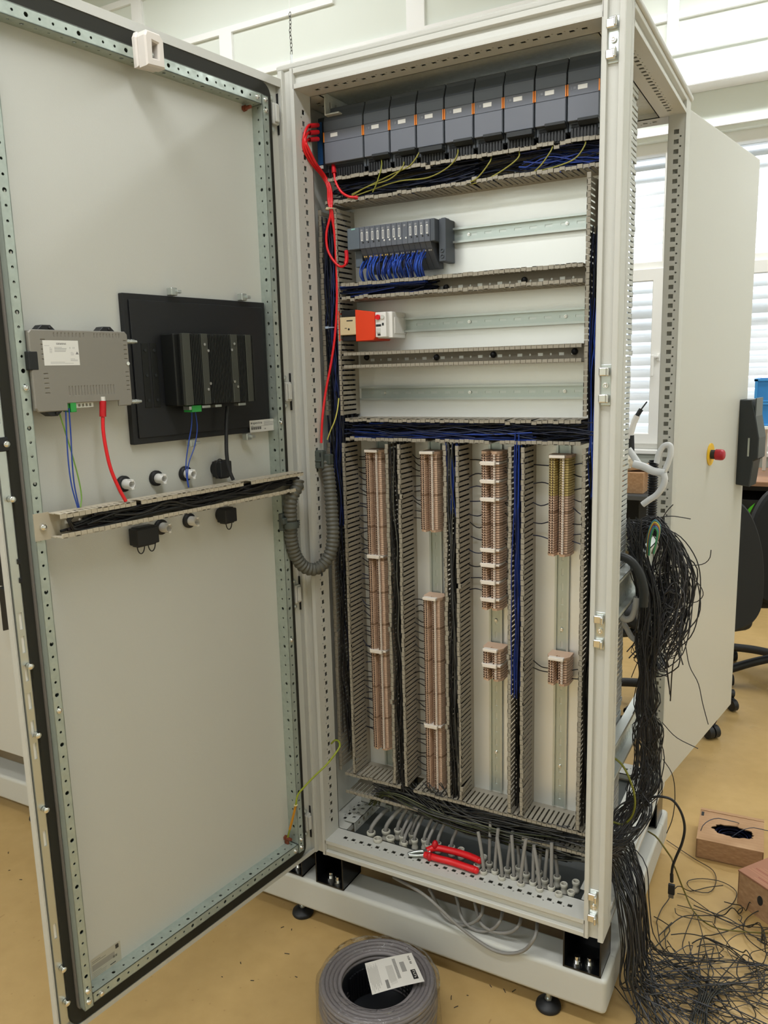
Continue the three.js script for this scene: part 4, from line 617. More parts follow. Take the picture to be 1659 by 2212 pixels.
// ---------- cable glands and their cables ----------
{
  const A = [[801.8, 1797, 1, 1.3], [833.8, 1794, 1, 1.3], [859.8, 1792, 1, 1.2], [815.8, 1811.7, 0, 1.3], [843.4, 1808.7, 0, 1.3], [869, 1805.6, 1], [873.6, 1819, 1], [889.5, 1801.5, 1], [895.7, 1813.8, 1], [917, 1813.8, 1], [924.8, 1824.4, 1], [946, 1821, 1], [975.6, 1828, 1], [996, 1834, 0]];
  const B = [[1031, 1868, 0], [1045, 1850, 0], [1044.5, 1881, 1], [1069.4, 1880, 1], [1057, 1864, 1], [1084, 1893, 1], [1096.5, 1876, 1], [1109.8, 1892, 1], [1121, 1872.5, 1], [1125, 1906, 1], [1137, 1886.7, 1], [1151.4, 1904, 1], [1164.5, 1883, 1], [1165.5, 1917.7, 1], [1177, 1899.7, 1], [1191, 1914.9, 1], [1203.5, 1893, 1], [1218, 1909.4, 0], [1206.8, 1929, 0], [1233.5, 1925.7, 0], [1244, 1904, 0]];
  const gmat = S('#c9c6b9', 0.5), gm = { }; const words = ['first', 'second', 'third', 'fourth', 'fifth', 'sixth', 'seventh', 'eighth', 'ninth', 'tenth', 'eleventh', 'twelfth', 'thirteenth', 'fourteenth', 'fifteenth', 'sixteenth', 'seventeenth', 'eighteenth', 'nineteenth', 'twentieth', 'twenty-first'];
  const gland = (k) => gm[k] ??= [lathe([[0.0055 * k, 0.001], [0.0095 * k, 0.001], [0.0095 * k, 0.008], [0.0075 * k, 0.011], [0.0072 * k, 0.02], [0.0095 * k, 0.023], [0.0095 * k, 0.029], [0.0078 * k, 0.031], [0.0055 * k, 0.029], [0.0055 * k, 0.001]], 18), lathe([[0, 0.012], [0.0056 * k, 0.012]], 12)];
  [[A, 'left'], [B, 'right']].forEach(([L, side]) => L.forEach(([px, py, c, k = 1], i) => {
    const p = at(px, py, 'y', 0.024 + 0.029), t = thing('cable_gland', `${c ? 'cabled' : 'empty'} cable gland, ${words[i]} from the hinge side in the group ${side} of the red cutters`, 'cable gland', [p.x, 0.0242, p.z], 0, 'cable glands in the floor plate');
    mesh('body', gland(k)[0], gmat, t); if (!c) mesh('seal', gland(k)[1], M.gasket2, t);
    if (c) {
      const r = 0.0046 * k, e = side === 'left' ? at(px + 26 + (k > 1.2 ? 14 : 0), py - 50 - rnd() * 12, 'z', Math.min(-0.155, p.z - 0.03)) : at(px + 12 * Math.sin(i * 2.3), py - 70 - rnd() * 25, 'z', p.z - 0.02);
      one('grey_cable', tube([V(p.x, 0.03, p.z), V(p.x, 0.062, p.z), V(p.x, 0.075, p.z).lerp(e, 0.35), e.clone().lerp(V(p.x, 0.09, p.z), 0.2), e], r, 16, 8), M.cable, `grey cable rising from the ${words[i]} gland in the group ${side} of the red cutters`, 'cable', 'grey cables from the glands');
      if (side === 'left' && i < 9) one('cable_clamp', [rb(e.x - 0.011, e.x + 0.011, e.y - 0.006, e.y + 0.012, e.z - 0.006, e.z + 0.008, 0.003), cyl(0.003, 0.004, e.x, e.y + 0.006, e.z + 0.009, 'z')], S('#8f9694', 0.4, 0.4), `small cable clamp holding the grey cable of the ${words[i]} gland on the left`, 'clamp', 'cable clamps under the lowest duct');
    }
  }));
  const lp = [[[1044, 1950], [1040, 1975], [1024, 1992], [995, 1998], [962, 1980], [927, 1920]], [[1086, 1966], [1080, 1990], [1062, 2008], [1030, 2010], [1002, 1990], [985, 1936]], [[1126, 1978], [1120, 2000], [1100, 2014], [1065, 2012], [1040, 1996], [1025, 1950]], [[1161, 1990], [1155, 2025], [1128, 2055], [1075, 2056], [1005, 2012], [920, 1936], [850, 1895]]];
  lp.forEach((q, i) => one('grey_cable', tube(q.map(([x, y], j) => at(x, y, 'z', j === 0 || j === q.length - 1 ? -0.06 : (i === 3 ? 0.006 : -0.02))), 0.0042, 40, 8), M.cable, ['shortest grey cable loop hanging below the cabinet floor', 'second grey cable loop hanging below the cabinet floor', 'third grey cable loop hanging below the cabinet floor', 'longest grey cable loop hanging over the base frame below the cabinet'][i], 'cable'));
  // dark cables lying under the cabinet floor
  const l = []; for (let i = 0; i < 14; i++) { const z = rr(-0.4, -0.12); l.push([[[0.1 + rr(0, 0.1), -0.02, z], [0.25, -0.07, z + 0.02], [0.45, -0.075 + rr(-0.01, 0.01), z + rr(-0.04, 0.04)], [0.7, -0.06, z]], 0.004, pick(['#3b3b3a', '#2a2a2a', '#545452'])]); }
  bundle('under_floor_cables', 'dark cables lying on the base frame under the cabinet floor', l, 5);
}
// ---------- door duct, door wiring and the ribbed hose ----------
{
  const o = dw(0.70, 1.0245, 0.0207), t = duct('cable_duct', 'slotted duct across the open door with black cables inside', o.toArray(), 0.652, 0.0435, 0.0395, 'x', M.ductDoor, 0.05, [[], [[13, 13], [36, 37]]]); t.rotation.set(0, DROT, 0);
  mesh('mounting_tab', [b6(-0.03, 0.0, -0.004, 0.046, 0, 0.0018)], M.ductDoor, t); mesh('screw', [cyl(0.0075, 0.005, -0.014, 0.02, 0.004, 'z', 0.006), ball(0.006, -0.014, 0.02, 0.006, 1, 1, 0.5)], M.bright, t);
  const l = [], D2 = (u, v, w) => dw(u, v, w); for (let i = 0; i < 26; i++) { const w0 = rr(0.027, 0.05), s = rr(0.56, 0.69), pts = []; for (let k = 0; k <= 8; k++) { const u = s + (0.06 - s) * k / 8; pts.push(D2(u, 1.046 + rr(-0.014, 0.014) + (k > 6 ? 0.004 : 0), w0 + rr(-0.006, 0.006))); } l.push([pts, rr(0.0016, 0.0028), pick([...BLACKS, '#222', '#2a2020'])]); }
  l.push([[D2(0.66, 1.066, 0.045), D2(0.675, 1.058, 0.047), D2(0.677, 1.044, 0.047), D2(0.665, 1.033, 0.047), D2(0.62, 1.03, 0.046), D2(0.5, 1.037, 0.046), D2(0.3, 1.042, 0.046), D2(0.1, 1.046, 0.045)], 0.0046, '#141414']);
  bundle('door_wires', 'black cables lying in the slotted duct of the open door', l, 4);
  const q = (list, w0, w1) => list.map(([x, y], i) => { const w = w0 + (w1 - w0) * i / (list.length - 1), [u, v] = DX(x, y, w); return dw(u, v, w); });
  one('earth_wire', tube(q([[126, 885], [140, 930], [158, 990], [172, 1045], [176, 1075], [174, 1096]], 0.02, 0.05), 0.0013, 40), S('#6f9a34', 0.45), 'thin green-yellow wire hanging from the grey operator panel', 'wire');
  one('blue_wire', tube(q([[142, 882], [144, 940], [148, 1000], [155, 1050], [168, 1097]], 0.028, 0.05), 0.0013, 40), M.blue, 'left dark blue wire from the green plug of the grey operator panel', 'wire');
  one('blue_wire', tube(q([[149, 882], [153, 940], [156, 1000], [161, 1050], [171, 1097]], 0.028, 0.05), 0.0013, 40), M.blue, 'right dark blue wire from the green plug of the grey operator panel', 'wire');
  const rc = one('network_cable', tube(q([[222, 895], [223, 930], [229, 970], [240, 1015], [257, 1055], [272, 1083]], 0.03, 0.052), 0.0034, 40, 8), M.redHot, 'thick red network cable hanging from the grey operator panel on the door', 'cable');
  const pa = q([[222, 866], [222, 882], [222, 900]], 0.03, 0.03); mesh('plug', [tube(pa, 0.0062, 8, 8)], M.red, rc); mesh('plug_tip', [tube([pa[0].clone().add(V(0, 0.008, 0)), pa[0]], 0.0052, 4, 6)], M.white, rc);
  one('blue_wire', tube(q([[414, 884], [414, 915], [407, 960], [402, 1000], [403, 1030], [407, 1053]], 0.03, 0.05), 0.0013, 40), M.blue, 'left blue wire hanging from the black panel computer', 'wire');
  one('blue_wire', tube(q([[421, 884], [426, 925], [420, 965], [408, 1000], [405, 1030], [408, 1053]], 0.03, 0.052), 0.0013, 40), M.blue, 'right blue wire hanging from the black panel computer', 'wire');
  one('black_cable', tube(q([[491, 878], [489, 930], [490, 985], [496, 1018], [504, 1037]], 0.03, 0.05), 0.0042, 30, 8), M.black, 'black cable hanging from the panel computer into the door duct', 'cable');
  // ribbed hose
  const c = new THREE.CatmullRomCurve3([dw(0.058, 1.048, 0.048), dw(0.062, 1.035, 0.05), ...[[629, 1078, 0.085], [628, 1136, 0.082], [630, 1170, 0.075], [640, 1203, 0.06], [658, 1225, 0.04], [678, 1230, 0.02], [698, 1219, 0.0], [714, 1192, -0.015], [719, 1155, -0.025], [717, 1112, -0.033], [714, 1066, -0.04], [710, 1025, -0.045], [704, 992, -0.048]].map(([x, y, z]) => at(x, y, 'z', z))]);
  const len = c.getLength(), N = Math.round(len / 0.0105) * 8, rad = 16, fr = c.computeFrenetFrames(N), pos = [], uv = [], idx = [];
  for (let i = 0; i <= N; i++) { const p = c.getPointAt(i / N), ph = (i % 8) / 8, r = 0.0142 + 0.0028 * Math.max(0, Math.sin(ph * Math.PI * 2) * 0.5 + 0.5) ** 0.7; for (let j = 0; j <= rad; j++) { const a = j / rad * Math.PI * 2, nn = fr.normals[i], bb = fr.binormals[i]; pos.push(p.x + r * (Math.cos(a) * nn.x + Math.sin(a) * bb.x), p.y + r * (Math.cos(a) * nn.y + Math.sin(a) * bb.y), p.z + r * (Math.cos(a) * nn.z + Math.sin(a) * bb.z)); uv.push(j / rad, i / N); if (i < N && j < rad) { const q0 = i * (rad + 1) + j; idx.push(q0, q0 + rad + 1, q0 + 1, q0 + 1, q0 + rad + 1, q0 + rad + 2); } } }
  const hg = new THREE.BufferGeometry(); hg.setAttribute('position', new THREE.Float32BufferAttribute(pos, 3)); hg.setAttribute('uv', new THREE.Float32BufferAttribute(uv, 2)); hg.setIndex(idx); hg.computeVertexNormals();
  one('ribbed_hose', hg, M.conduit, 'grey ribbed hose in a U from the door duct into the cabinet', 'hose');
  const k1 = onDoor('hose_clamp', 'grey-green plastic clamp fixing the ribbed hose to the door', 'clamp', 0.074, 0.953, 0.021);
  mesh('bracket', [rb(-0.03, 0.02, -0.025, 0.018, 0, 0.012, 0.003), rb(-0.034, 0.016, -0.008, 0.008, 0.012, 0.022, 0.003)], S('#454c48', 0.5), k1);
  const cc = at(628, 1133, 'z', 0.083).sub(k1.position).applyAxisAngle(V(0, 1, 0), -DROT);
  mesh('strap', [lathe([[0.0185, -0.008], [0.0205, -0.008], [0.0205, 0.008], [0.0185, 0.008], [0.0185, -0.008]], 24).translate(cc.x, cc.y, cc.z), ...[-1, 0, 1].map((s) => rb(cc.x + 0.018, cc.x + 0.03, cc.y + s * 0.005 - 0.0015, cc.y + s * 0.005 + 0.0015, cc.z - 0.003, cc.z + 0.004, 0.001))], S('#454c48', 0.5), k1);
  const e = at(702, 985, 'z', -0.05), k2 = thing('hose_clamp', 'grey-green plastic clamp holding the upper end of the ribbed hose in the cabinet', 'clamp', [e.x - 0.006, e.y - 0.008, e.z]);
  mesh('body', [rb(-0.012, 0.014, -0.022, 0.024, 0.006, 0.024, 0.003), rb(0.012, 0.03, -0.012, 0.014, -0.004, 0.016, 0.003), rb(-0.014, 0.01, -0.004, -0.001, 0.022, 0.026, 0.001)], S('#454c48', 0.5), k2); mesh('slot', [b6(0.006, 0.009, -0.016, -0.004, 0.0235, 0.0246), b6(0.006, 0.009, 0.008, 0.018, 0.0235, 0.0246)], M.black, k2);
  // earth strap between door and cabinet
  const ew = [[620, 1817, 0.1], [626, 1791, 0.103], [633, 1765, 0.1], [639, 1739, 0.098], [643, 1718, 0.092], [660, 1697, 0.078], [681, 1675, 0.058], [706, 1651, 0.03], [725, 1627, 0.008], [734, 1612, -0.008], [732, 1602, -0.022], [724, 1599, -0.032], [716, 1606, -0.04]].map(([x, y, z]) => at(x, y, 'z', z));
  const es = one('earth_strap', tube(ew, 0.0027, 70, 8), S('#8f9a2c', 0.45), 'yellow-green earth cable looping from the door corner to the cabinet post', 'cable'); mesh('sleeve', tube(ew.slice(1, 4), 0.0033, 20, 8), S('#c98a1c', 0.5), es); mesh('lug', [rb(ew[0].x - 0.006, ew[0].x + 0.006, ew[0].y - 0.008, ew[0].y + 0.01, ew[0].z - 0.003, ew[0].z + 0.003, 0.002)], S('#8a4a34', 0.4, 0.5), es); mesh('collar', ring(0.004, 0.0018, ew[3].x, ew[3].y, ew[3].z, 'y'), S('#d9cf9a', 0.5), es);
}
// ---------- red-handled cutters on the gland plate ----------
{
  const P = (x, y, h) => at(x, y, 'y', h), t = one('side_cutters', [mg([tube([P(922, 1838, 0.058), P(938, 1832, 0.062), P(975, 1838, 0.064), P(1010, 1848, 0.066), P(1034, 1858, 0.066)], 0.0088, 24, 10), ball(0.0088, ...P(1036, 1859, 0.066).toArray()), tube([P(918, 1846, 0.054), P(940, 1853, 0.056), P(975, 1862, 0.056), P(1005, 1872, 0.056), P(1026, 1879, 0.056)], 0.0088, 24, 10), ball(0.0088, ...P(1028, 1880, 0.056).toArray())])], M.redHot, 'red-handled side cutters lying on the cabinet floor among the glands', 'cutters');
  const a = P(940, 1826, 0.07), b = P(928, 1851, 0.056);
  mesh('guard', [ball(0.011, a.x, a.y, a.z, 0.8, 1.3, 0.9), ball(0.010, b.x, b.y, b.z, 0.8, 1.2, 0.9)], M.red, t);
  mesh('jaws', [tube([P(930, 1840, 0.058), P(912, 1839, 0.056), P(895, 1841, 0.054), P(882, 1845, 0.052)], 0.0055, 10, 6), tube([P(928, 1845, 0.056), P(905, 1848, 0.053), P(884, 1847, 0.052)], 0.0045, 10, 6), cyl(0.008, 0.012, P(921, 1842, 0.056).x, 0.056, P(921, 1842, 0.056).z)], M.steel, t);
}
// ---------- rear door, standing open behind the right post ----------
{
  const e = V(0.166, 0, -0.986).normalize(), ro = V(0.797, 0, -0.79), rot = Math.atan2(-e.z, e.x), m = V(-e.z, 0, e.x), RD = (x, y, z) => ro.clone().addScaledVector(e, x).addScaledVector(m, z).add(V(0, y, 0));
  const t = thing('cabinet_door', 'open light grey rear door with a mushroom stop button, seen on its outer face', 'door', [ro.x, 0, ro.z], rot);
  mesh('door_skin', rb(0.004, 0.742, 0.002, 1.985, -0.018, -0.0, 0.004), M.paint, t);
  mesh('hinge_edge', [rb(0.0, 0.012, 0.01, 1.975, -0.012, -0.003, 0.003)], M.paint, t);
  const es = RD(0.325, 1.012, 0), s = thing('stop_button', 'red mushroom emergency stop button on a yellow disc', 'button', [es.x, es.y, es.z], rot);
  mesh('disc', cyl(0.036, 0.003, 0, 0, 0.0018, 'z', 0.036, 36), M.yellow, s); mesh('collar', cyl(0.015, 0.016, 0, 0, 0.011, 'z', 0.015, 20), M.offblack, s);
  mesh('mushroom', lathe([[0, 0.046], [0.012, 0.045], [0.0165, 0.041], [0.018, 0.034], [0.0175, 0.018], [0.012, 0.016], [0, 0.016]], 24).rotateX(Math.PI / 2), S('#b01a2c', 0.4), s);
  const h = RD(0.645, 1.02, 0), q = thing('operator_terminal', 'dark operator terminal seen edge-on at the far edge of the rear door', 'control panel', [h.x, h.y, h.z], rot);
  const side = [[0, -0.145], [0.042, -0.15], [0.052, -0.06], [0.066, -0.05], [0.066, 0.02], [0.05, 0.1], [0.036, 0.15], [0, 0.15]];
  mesh('housing', ext(poly(side), 0.092, 0.003).mx(basis([0, 0, 1], [0, 1, 0], [-1, 0, 0], [0.094, 0, 0])), S('#22282b', 0.35), q);
  mesh('screen_bezel', ext(poly([[0.0, -0.05], [0.004, -0.05], [0.004, 0.16], [0, 0.16]]), 0.086).mx(basis([0, 0, 1], [0, 1, 0], [-1, 0, 0], [0.09, -0.002, 0.05])), S('#4a5052', 0.3), q);
  mesh('side_mark', b6(-0.0045, -0.0028, -0.045, 0.02, 0.034, 0.04), S('#a9b0a8', 0.4), q);
}
// ---------- chain on the cabinet top ----------
{
  const t = thing('hanging_chain', 'thin dark chain rising from the front left corner of the cabinet roof', 'chain', [0.026, 2.014, -0.025]);
  mesh('eye_plate', [rb(-0.014, 0.014, 0, 0.004, -0.008, 0.008, 0.001), cyl(0.0025, 0.022, 0, 0.014, 0, 'y', 0.0025, 8)], M.steel, t);
  for (let i = 0; i < 11; i++) { const g = new THREE.TorusGeometry(0.0036, 0.0008, 5, 12).scale(0.75, 1.45, 1); if (i % 2) g.rotateY(Math.PI / 2); g.rotateZ(Math.sin(i * 1.7) * 0.2); mesh('link', g.translate(Math.sin(i * 0.9) * 0.0008, 0.029 + i * 0.0082, 0), S('#5a5a56', 0.4, 0.6), t); }
  mesh('cord', cyl(0.0006, CEIL - 2.014 - 0.118, 0, (CEIL - 2.014 + 0.118) / 2, 0, 'y', 0.0006, 5), M.trim, t);
}
// ---------- wire heap out of the open right side ----------
{
  const Z = (x, y, z) => at(x, y, 'z', z), l = [], cols = ['#1b1c1f', '#232427', '#2c2d32', '#17181b', '#3a3b42', '#333334', '#4a4b50'], r = () => rr(0.0010, 0.0017);
  for (let i = 0; i < 84; i++) { // mop that arches outwards and curls back in
    const z = rr(-0.46, -0.3), a = rnd(), out = 1418 + a * 92, sag = rr(0, 1), j = () => rr(-6, 6), e = rnd();
    l.push([[Z(1352 + rr(0, 34), 1160 + rr(-40, 30), z), Z(1380 + rr(0, 24), 1136 + rr(-16, 14), z), Z(1402 + a * 22, 1122 + rr(-8, 30), z), Z(1428 + a * 34 + j(), 1156 + rr(-8, 34), z), Z(out - rr(0, 14), 1218 + rr(-10, 40), z), Z(out - 4 + rr(-16, 8), 1275 + sag * 50, z), Z(out - 22 + rr(-24, 12), 1330 + sag * 60, z + 0.02), Z(out - 46 + rr(-26, 22), 1370 + sag * 70 + j(), z + 0.03), ...(e < 0.4 ? [Z(1428 + rr(-25, 20), 1405 + sag * 60, z + 0.03), Z(1404 + rr(-10, 20), 1370 + sag * 40, z)] : e < 0.55 ? [Z(out - 50 + rr(-20, 14), 1440 + sag * 90, z)] : [])], r(), pick(cols)]);
  }
  for (let i = 0; i < 88; i++) { // main trunk falling to the cabinet floor
    const z = rr(-0.44, -0.26), a = rr(-1, 1), j = (k = 7) => rr(-k, k), b = rr(-1, 1);
    l.push([[Z(1352 + rr(0, 44), 1150 + rr(-34, 40), z), Z(1384 + a * 20 + j(), 1222 + j(12), z), Z(1404 + a * 22 + j(), 1300 + j(14), z), Z(1400 + a * 22 + b * 5 + j(), 1385 + j(16), z), Z(1398 + a * 15 + j(5), 1455 + j(16), z), Z(1399 + a * 22 + j(9), 1520 + j(14), z), Z(1396 + b * 30 + j(9), 1580 + j(14), z), Z(1400 + (a + b) * 18 + j(10), 1640 + j(14), z), Z(1392 + b * 32 + j(9), 1700 + j(12), z + 0.02), Z(1372 + a * 40 + j(9), 1760 + j(14), z + 0.05), Z(1340 + a * 26 + j(), 1806 + rr(-18, 20), z + 0.11), Z(1292, 1826 + rr(-24, 26), rr(-0.16, -0.1))], r(), pick(cols)]);
  }
  for (let i = 0; i < 46; i++) { // tangled loops half way down
    const z = rr(-0.42, -0.3), cx = 1440 + rr(-26, 20), cy = 1320 + rr(-70, 65), R = rr(14, 40), p = [], n = 12, sp = rr(4, 9); for (let k = 0; k <= n; k++) { const t = k / n * sp + i; p.push(Z(cx + R * 0.75 * Math.cos(t) + rr(-5, 5), cy + R * Math.sin(t) + rr(-5, 5) + k, z)); } l.push([p, r(), pick([...cols, '#55565c', '#6a6b70'])]);
  }
  const strays = [[[1410, 1120], [1450, 1115], [1475, 1118], [1492, 1121]], [[1425, 1132], [1440, 1105], [1454, 1090]], [[1440, 1150], [1470, 1220], [1490, 1221], [1520, 1218], [1533, 1206], [1536, 1188]], [[1480, 1240], [1510, 1262], [1519, 1285], [1505, 1300], [1478, 1301]], [[1468, 1350], [1480, 1390], [1490, 1440], [1508, 1475], [1518, 1520], [1530, 1565]], [[1430, 1560], [1460, 1592], [1508, 1617]], [[1432, 1640], [1452, 1672], [1458, 1720], [1452, 1770], [1440, 1800]]];
  for (const p of strays) l.push([p.map(([x, y]) => Z(x, y, -0.42)), 0.0012, '#26272a']);
  bundle('wire_heap', 'mass of thin black wires hanging out of the open right side of the cabinet', l, 4);
  const f = [], FY = FLOOR + 0.004;
  for (let i = 0; i < 80; i++) { // over the cabinet corner down to the floor
    const a = rnd(), x = 0.812 + a * 0.03, z = rr(-0.3, -0.08), s = rr(-1, 1), ex = 0.86 + rr(0, 0.34) * a + rr(0, 0.1), ez = rr(-0.42, 0.1);
    f.push([[Z(1300 + rr(0, 20), 1845 + rr(-12, 20), rr(-0.16, -0.1)), V(0.795, 0.075 + rr(-0.02, 0.03), z - 0.03), V(x, 0.03 + rr(-0.02, 0.02), z), V(x + 0.012 + rr(0, 0.01), -0.06, z + 0.01), V(x + 0.014 + a * 0.02, -0.15, z + 0.02 + s * 0.02), V((x + ex) / 2, FY + 0.02 + rr(0, 0.015), (z + ez) / 2), V(ex, FY + rr(0, 0.02), ez), V(ex + rr(-0.08, 0.12), FY + rr(0, 0.02), ez + rr(-0.1, 0.1))], r(), pick([...cols, '#2b281f'])]);
  }
  bundle('wire_heap', 'thick strand of black wires spilling over the base frame to the floor', f, 4);
  const g = [];
  for (let i = 0; i < 64; i++) { const cx = rr(0.9, 1.34), cz = -0.34 + rr(-0.27, 0.5) * (0.45 + 0.55 * rnd()), R = rr(0.03, 0.13), a0 = rr(0, 6.28), n = 9, sp = rr(1.6, 6.5), p = []; const dx = rr(-0.06, 0.06), dz = rr(-0.06, 0.06); for (let k = 0; k <= n; k++) { const t = a0 + sp * k / n; p.push(V(cx + R * Math.cos(t) + dx * k / n * 3 + rr(-0.006, 0.006), FY + rr(0, 0.016) + (k % 4 === 2 ? rr(0, 0.03) : 0), cz + R * 0.9 * Math.sin(t) + dz * k / n * 3 + rr(-0.006, 0.006))); } g.push([p, r(), pick(['#2a2722', '#1e1c19', '#3a352c', '#25231e', '#47413a'])]); }
  for (const [i, p] of [[[1440, 1815], [1500, 1855], [1540, 1880], [1546, 1908], [1530, 1928], [1495, 1922], [1484, 1905], [1510, 1898], [1560, 1905], [1590, 1925], [1580, 1955], [1548, 1975], [1544, 1995]], [[1463, 1930], [1480, 1933], [1500, 1945], [1560, 1985], [1610, 2000], [1659, 2004]], [[1463, 1955], [1475, 1958], [1520, 1970], [1600, 2005], [1655, 2040]], [[1458, 1962], [1462, 1975], [1500, 1985], [1540, 1992]], [[1500, 1970], [1480, 2020], [1475, 2050], [1500, 2080], [1560, 2130], [1640, 2180]], [[1505, 1975], [1520, 2030], [1530, 2100], [1540, 2200]], [[1540, 1995], [1590, 2060], [1640, 2110], [1659, 2130]]].entries()) g.push([p.map(([x, y]) => at(x, y, 'y', FY + 0.003 + 0.002 * i)), 0.0013, i % 2 ? '#3d382e' : '#2a2620']);
  for (let i = 0; i < 16; i++) { const t = i / 16 * 6.28; g.push([[V(1.0 + 0.02 * Math.cos(t), FY + 0.005, -0.11 + 0.02 * Math.sin(t)), V(1.0 + 0.013 * Math.cos(t), FY + 0.02, -0.16), V(1.005 + 0.018 * Math.cos(t), FY + 0.02 + 0.008 * Math.sin(t), -0.21), V(1.0 + 0.06 * Math.cos(t), FY + 0.01, -0.27 + rr(-0.02, 0.02)), V(1.0 + 0.16 * Math.cos(t), FY + 0.008, -0.3 + 0.1 * Math.sin(t))], 0.0015, '#23241f']); }
  bundle('wire_heap', 'tangle of thin dark wires lying on the floor beside the cartons', g, 4);
  // single cables at the side
  const u = one('usb_cable', tube([[1405, 1722], [1430, 1721], [1452, 1728], [1470, 1752], [1479, 1786], [1473, 1822], [1461, 1850], [1453, 1872], [1451, 1888]].map(([x, y]) => Z(x, y, -0.25)), 0.0032, 50, 8), M.black, 'thick black cable with a rectangular plug hanging over the wire heap', 'cable');
  const up = Z(1450, 1922, -0.25); mesh('plug', [rb(up.x - 0.0075, up.x + 0.0085, up.y - 0.012, up.y + 0.016, up.z - 0.004, up.z + 0.004, 0.002), tube([Z(1451, 1888, -0.25), Z(1451, 1905, -0.25)], 0.0044, 4, 8)], M.black, u); mesh('plug_tip', rb(up.x - 0.006, up.x + 0.006, up.y - 0.022, up.y - 0.012, up.z - 0.0025, up.z + 0.0025, 0.0005), S('#6a655c', 0.4, 0.4), u);
  one('yellow_cable', tube([Z(1400, 1796, -0.3), Z(1418, 1808, -0.28), Z(1440, 1838, -0.26), at(1458, 1875, 'y', -0.1), at(1478, 1925, 'y', -0.19), at(1498, 1968, 'y', FY + 0.006), at(1540, 2002, 'y', FY + 0.008), at(1600, 2012, 'y', FY + 0.006), at(1670, 2016, 'y', FY + 0.004)], 0.0022, 60, 6), S('#6f6526', 0.5), 'olive yellow cable running from the heap along the floor to the right', 'cable');
  one('earth_wire', tube([[1322, 1634], [1342, 1650], [1358, 1678], [1370, 1715], [1371, 1745], [1362, 1768], [1345, 1781], [1325, 1776]].map(([x, y]) => Z(x, y, -0.2)), 0.0026, 50, 6), S('#7d7f2a', 0.45), 'yellow-green earth cable bowing out of the open right side', 'cable');
  one('black_hose', tube([[1322, 1203], [1345, 1203], [1365, 1214], [1382, 1240], [1391, 1275], [1390, 1310]].map(([x, y]) => Z(x, y, -0.22)), 0.0105, 40, 12), S('#1c2022', 0.45), 'thick black hose arching out over the upper cross rail', 'hose');
  const sh = (p, rad, z, lab) => one('white_cable', tube(p.map(([x, y]) => Z(x, y, z)), rad, 40, 10), M.shrink, lab, 'cable');
  sh([[1368, 1002], [1390, 1008], [1412, 1018], [1436, 1022]], 0.0105, -0.55, 'white shrink-wrapped cable lying level across the open side');
  sh([[1418, 1000], [1424, 978], [1436, 962], [1447, 962], [1449, 978], [1443, 1000], [1434, 1020]], 0.0075, -0.56, 'white shrink-wrapped cable looping up above the black conduit');
  sh([[1433, 1022], [1436, 1036], [1431, 1052], [1418, 1069], [1402, 1080], [1388, 1090]], 0.0085, -0.54, 'white shrink-wrapped cable curving down from the white junction');
  sh([[1357, 970], [1366, 982], [1380, 1003]], 0.009, -0.58, 'short white shrink-wrapped cable slanting behind the rear duct');
  sh([[1338, 1328], [1350, 1338], [1362, 1336], [1371, 1318], [1375, 1290]], 0.0078, -0.33, 'white cable hanging in a tight bend below the upper cross rail');
  sh([[1343, 1340], [1354, 1358], [1366, 1378], [1378, 1384], [1383, 1368], [1381, 1330], [1376, 1300]], 0.0068, -0.36, 'white cable with black rings hanging in a long loop below the upper cross rail');
  { const N = 26 * 6, pts = [], a = Z(1420, 995, -0.6), b = Z(1407, 1135, -0.6); for (let i = 0; i <= N; i++) pts.push([0.0128 + 0.0018 * Math.sin(i / 6 * 6.28), a.distanceTo(b) * i / N]); one('corrugated_conduit', lathe(pts, 16).rotateZ(0).translate(b.x, b.y, b.z), M.black, 'black corrugated conduit standing upright behind the white cables', 'conduit'); }
  [['#3f7f8a', 0], ['#c9b23c', 1], ['#8a4a30', 2], ['#3c6fa0', 3], ['#3f8a58', 4]].forEach(([c, i]) => one('coloured_wire', tube([[1398 + i, 1200], [1399 + i * 1.5, 1165], [1405 + i, 1138 + i * 3], [1414, 1124 + i * 4], [1424 - i, 1132 + i * 4], [1424 - i * 1.5, 1155 + i * 3], [1408 + i, 1196]].map(([x, y]) => Z(x, y, -0.28 + i * 0.003)), 0.0022, 40, 6), S(c, 0.45), ['teal wire forming the outermost of the coloured loops on the wire heap', 'yellow wire in the coloured loops on the wire heap', 'brown wire in the coloured loops on the wire heap', 'blue wire in the coloured loops on the wire heap', 'green wire forming the innermost of the coloured loops on the wire heap'][i], 'wire'));
}
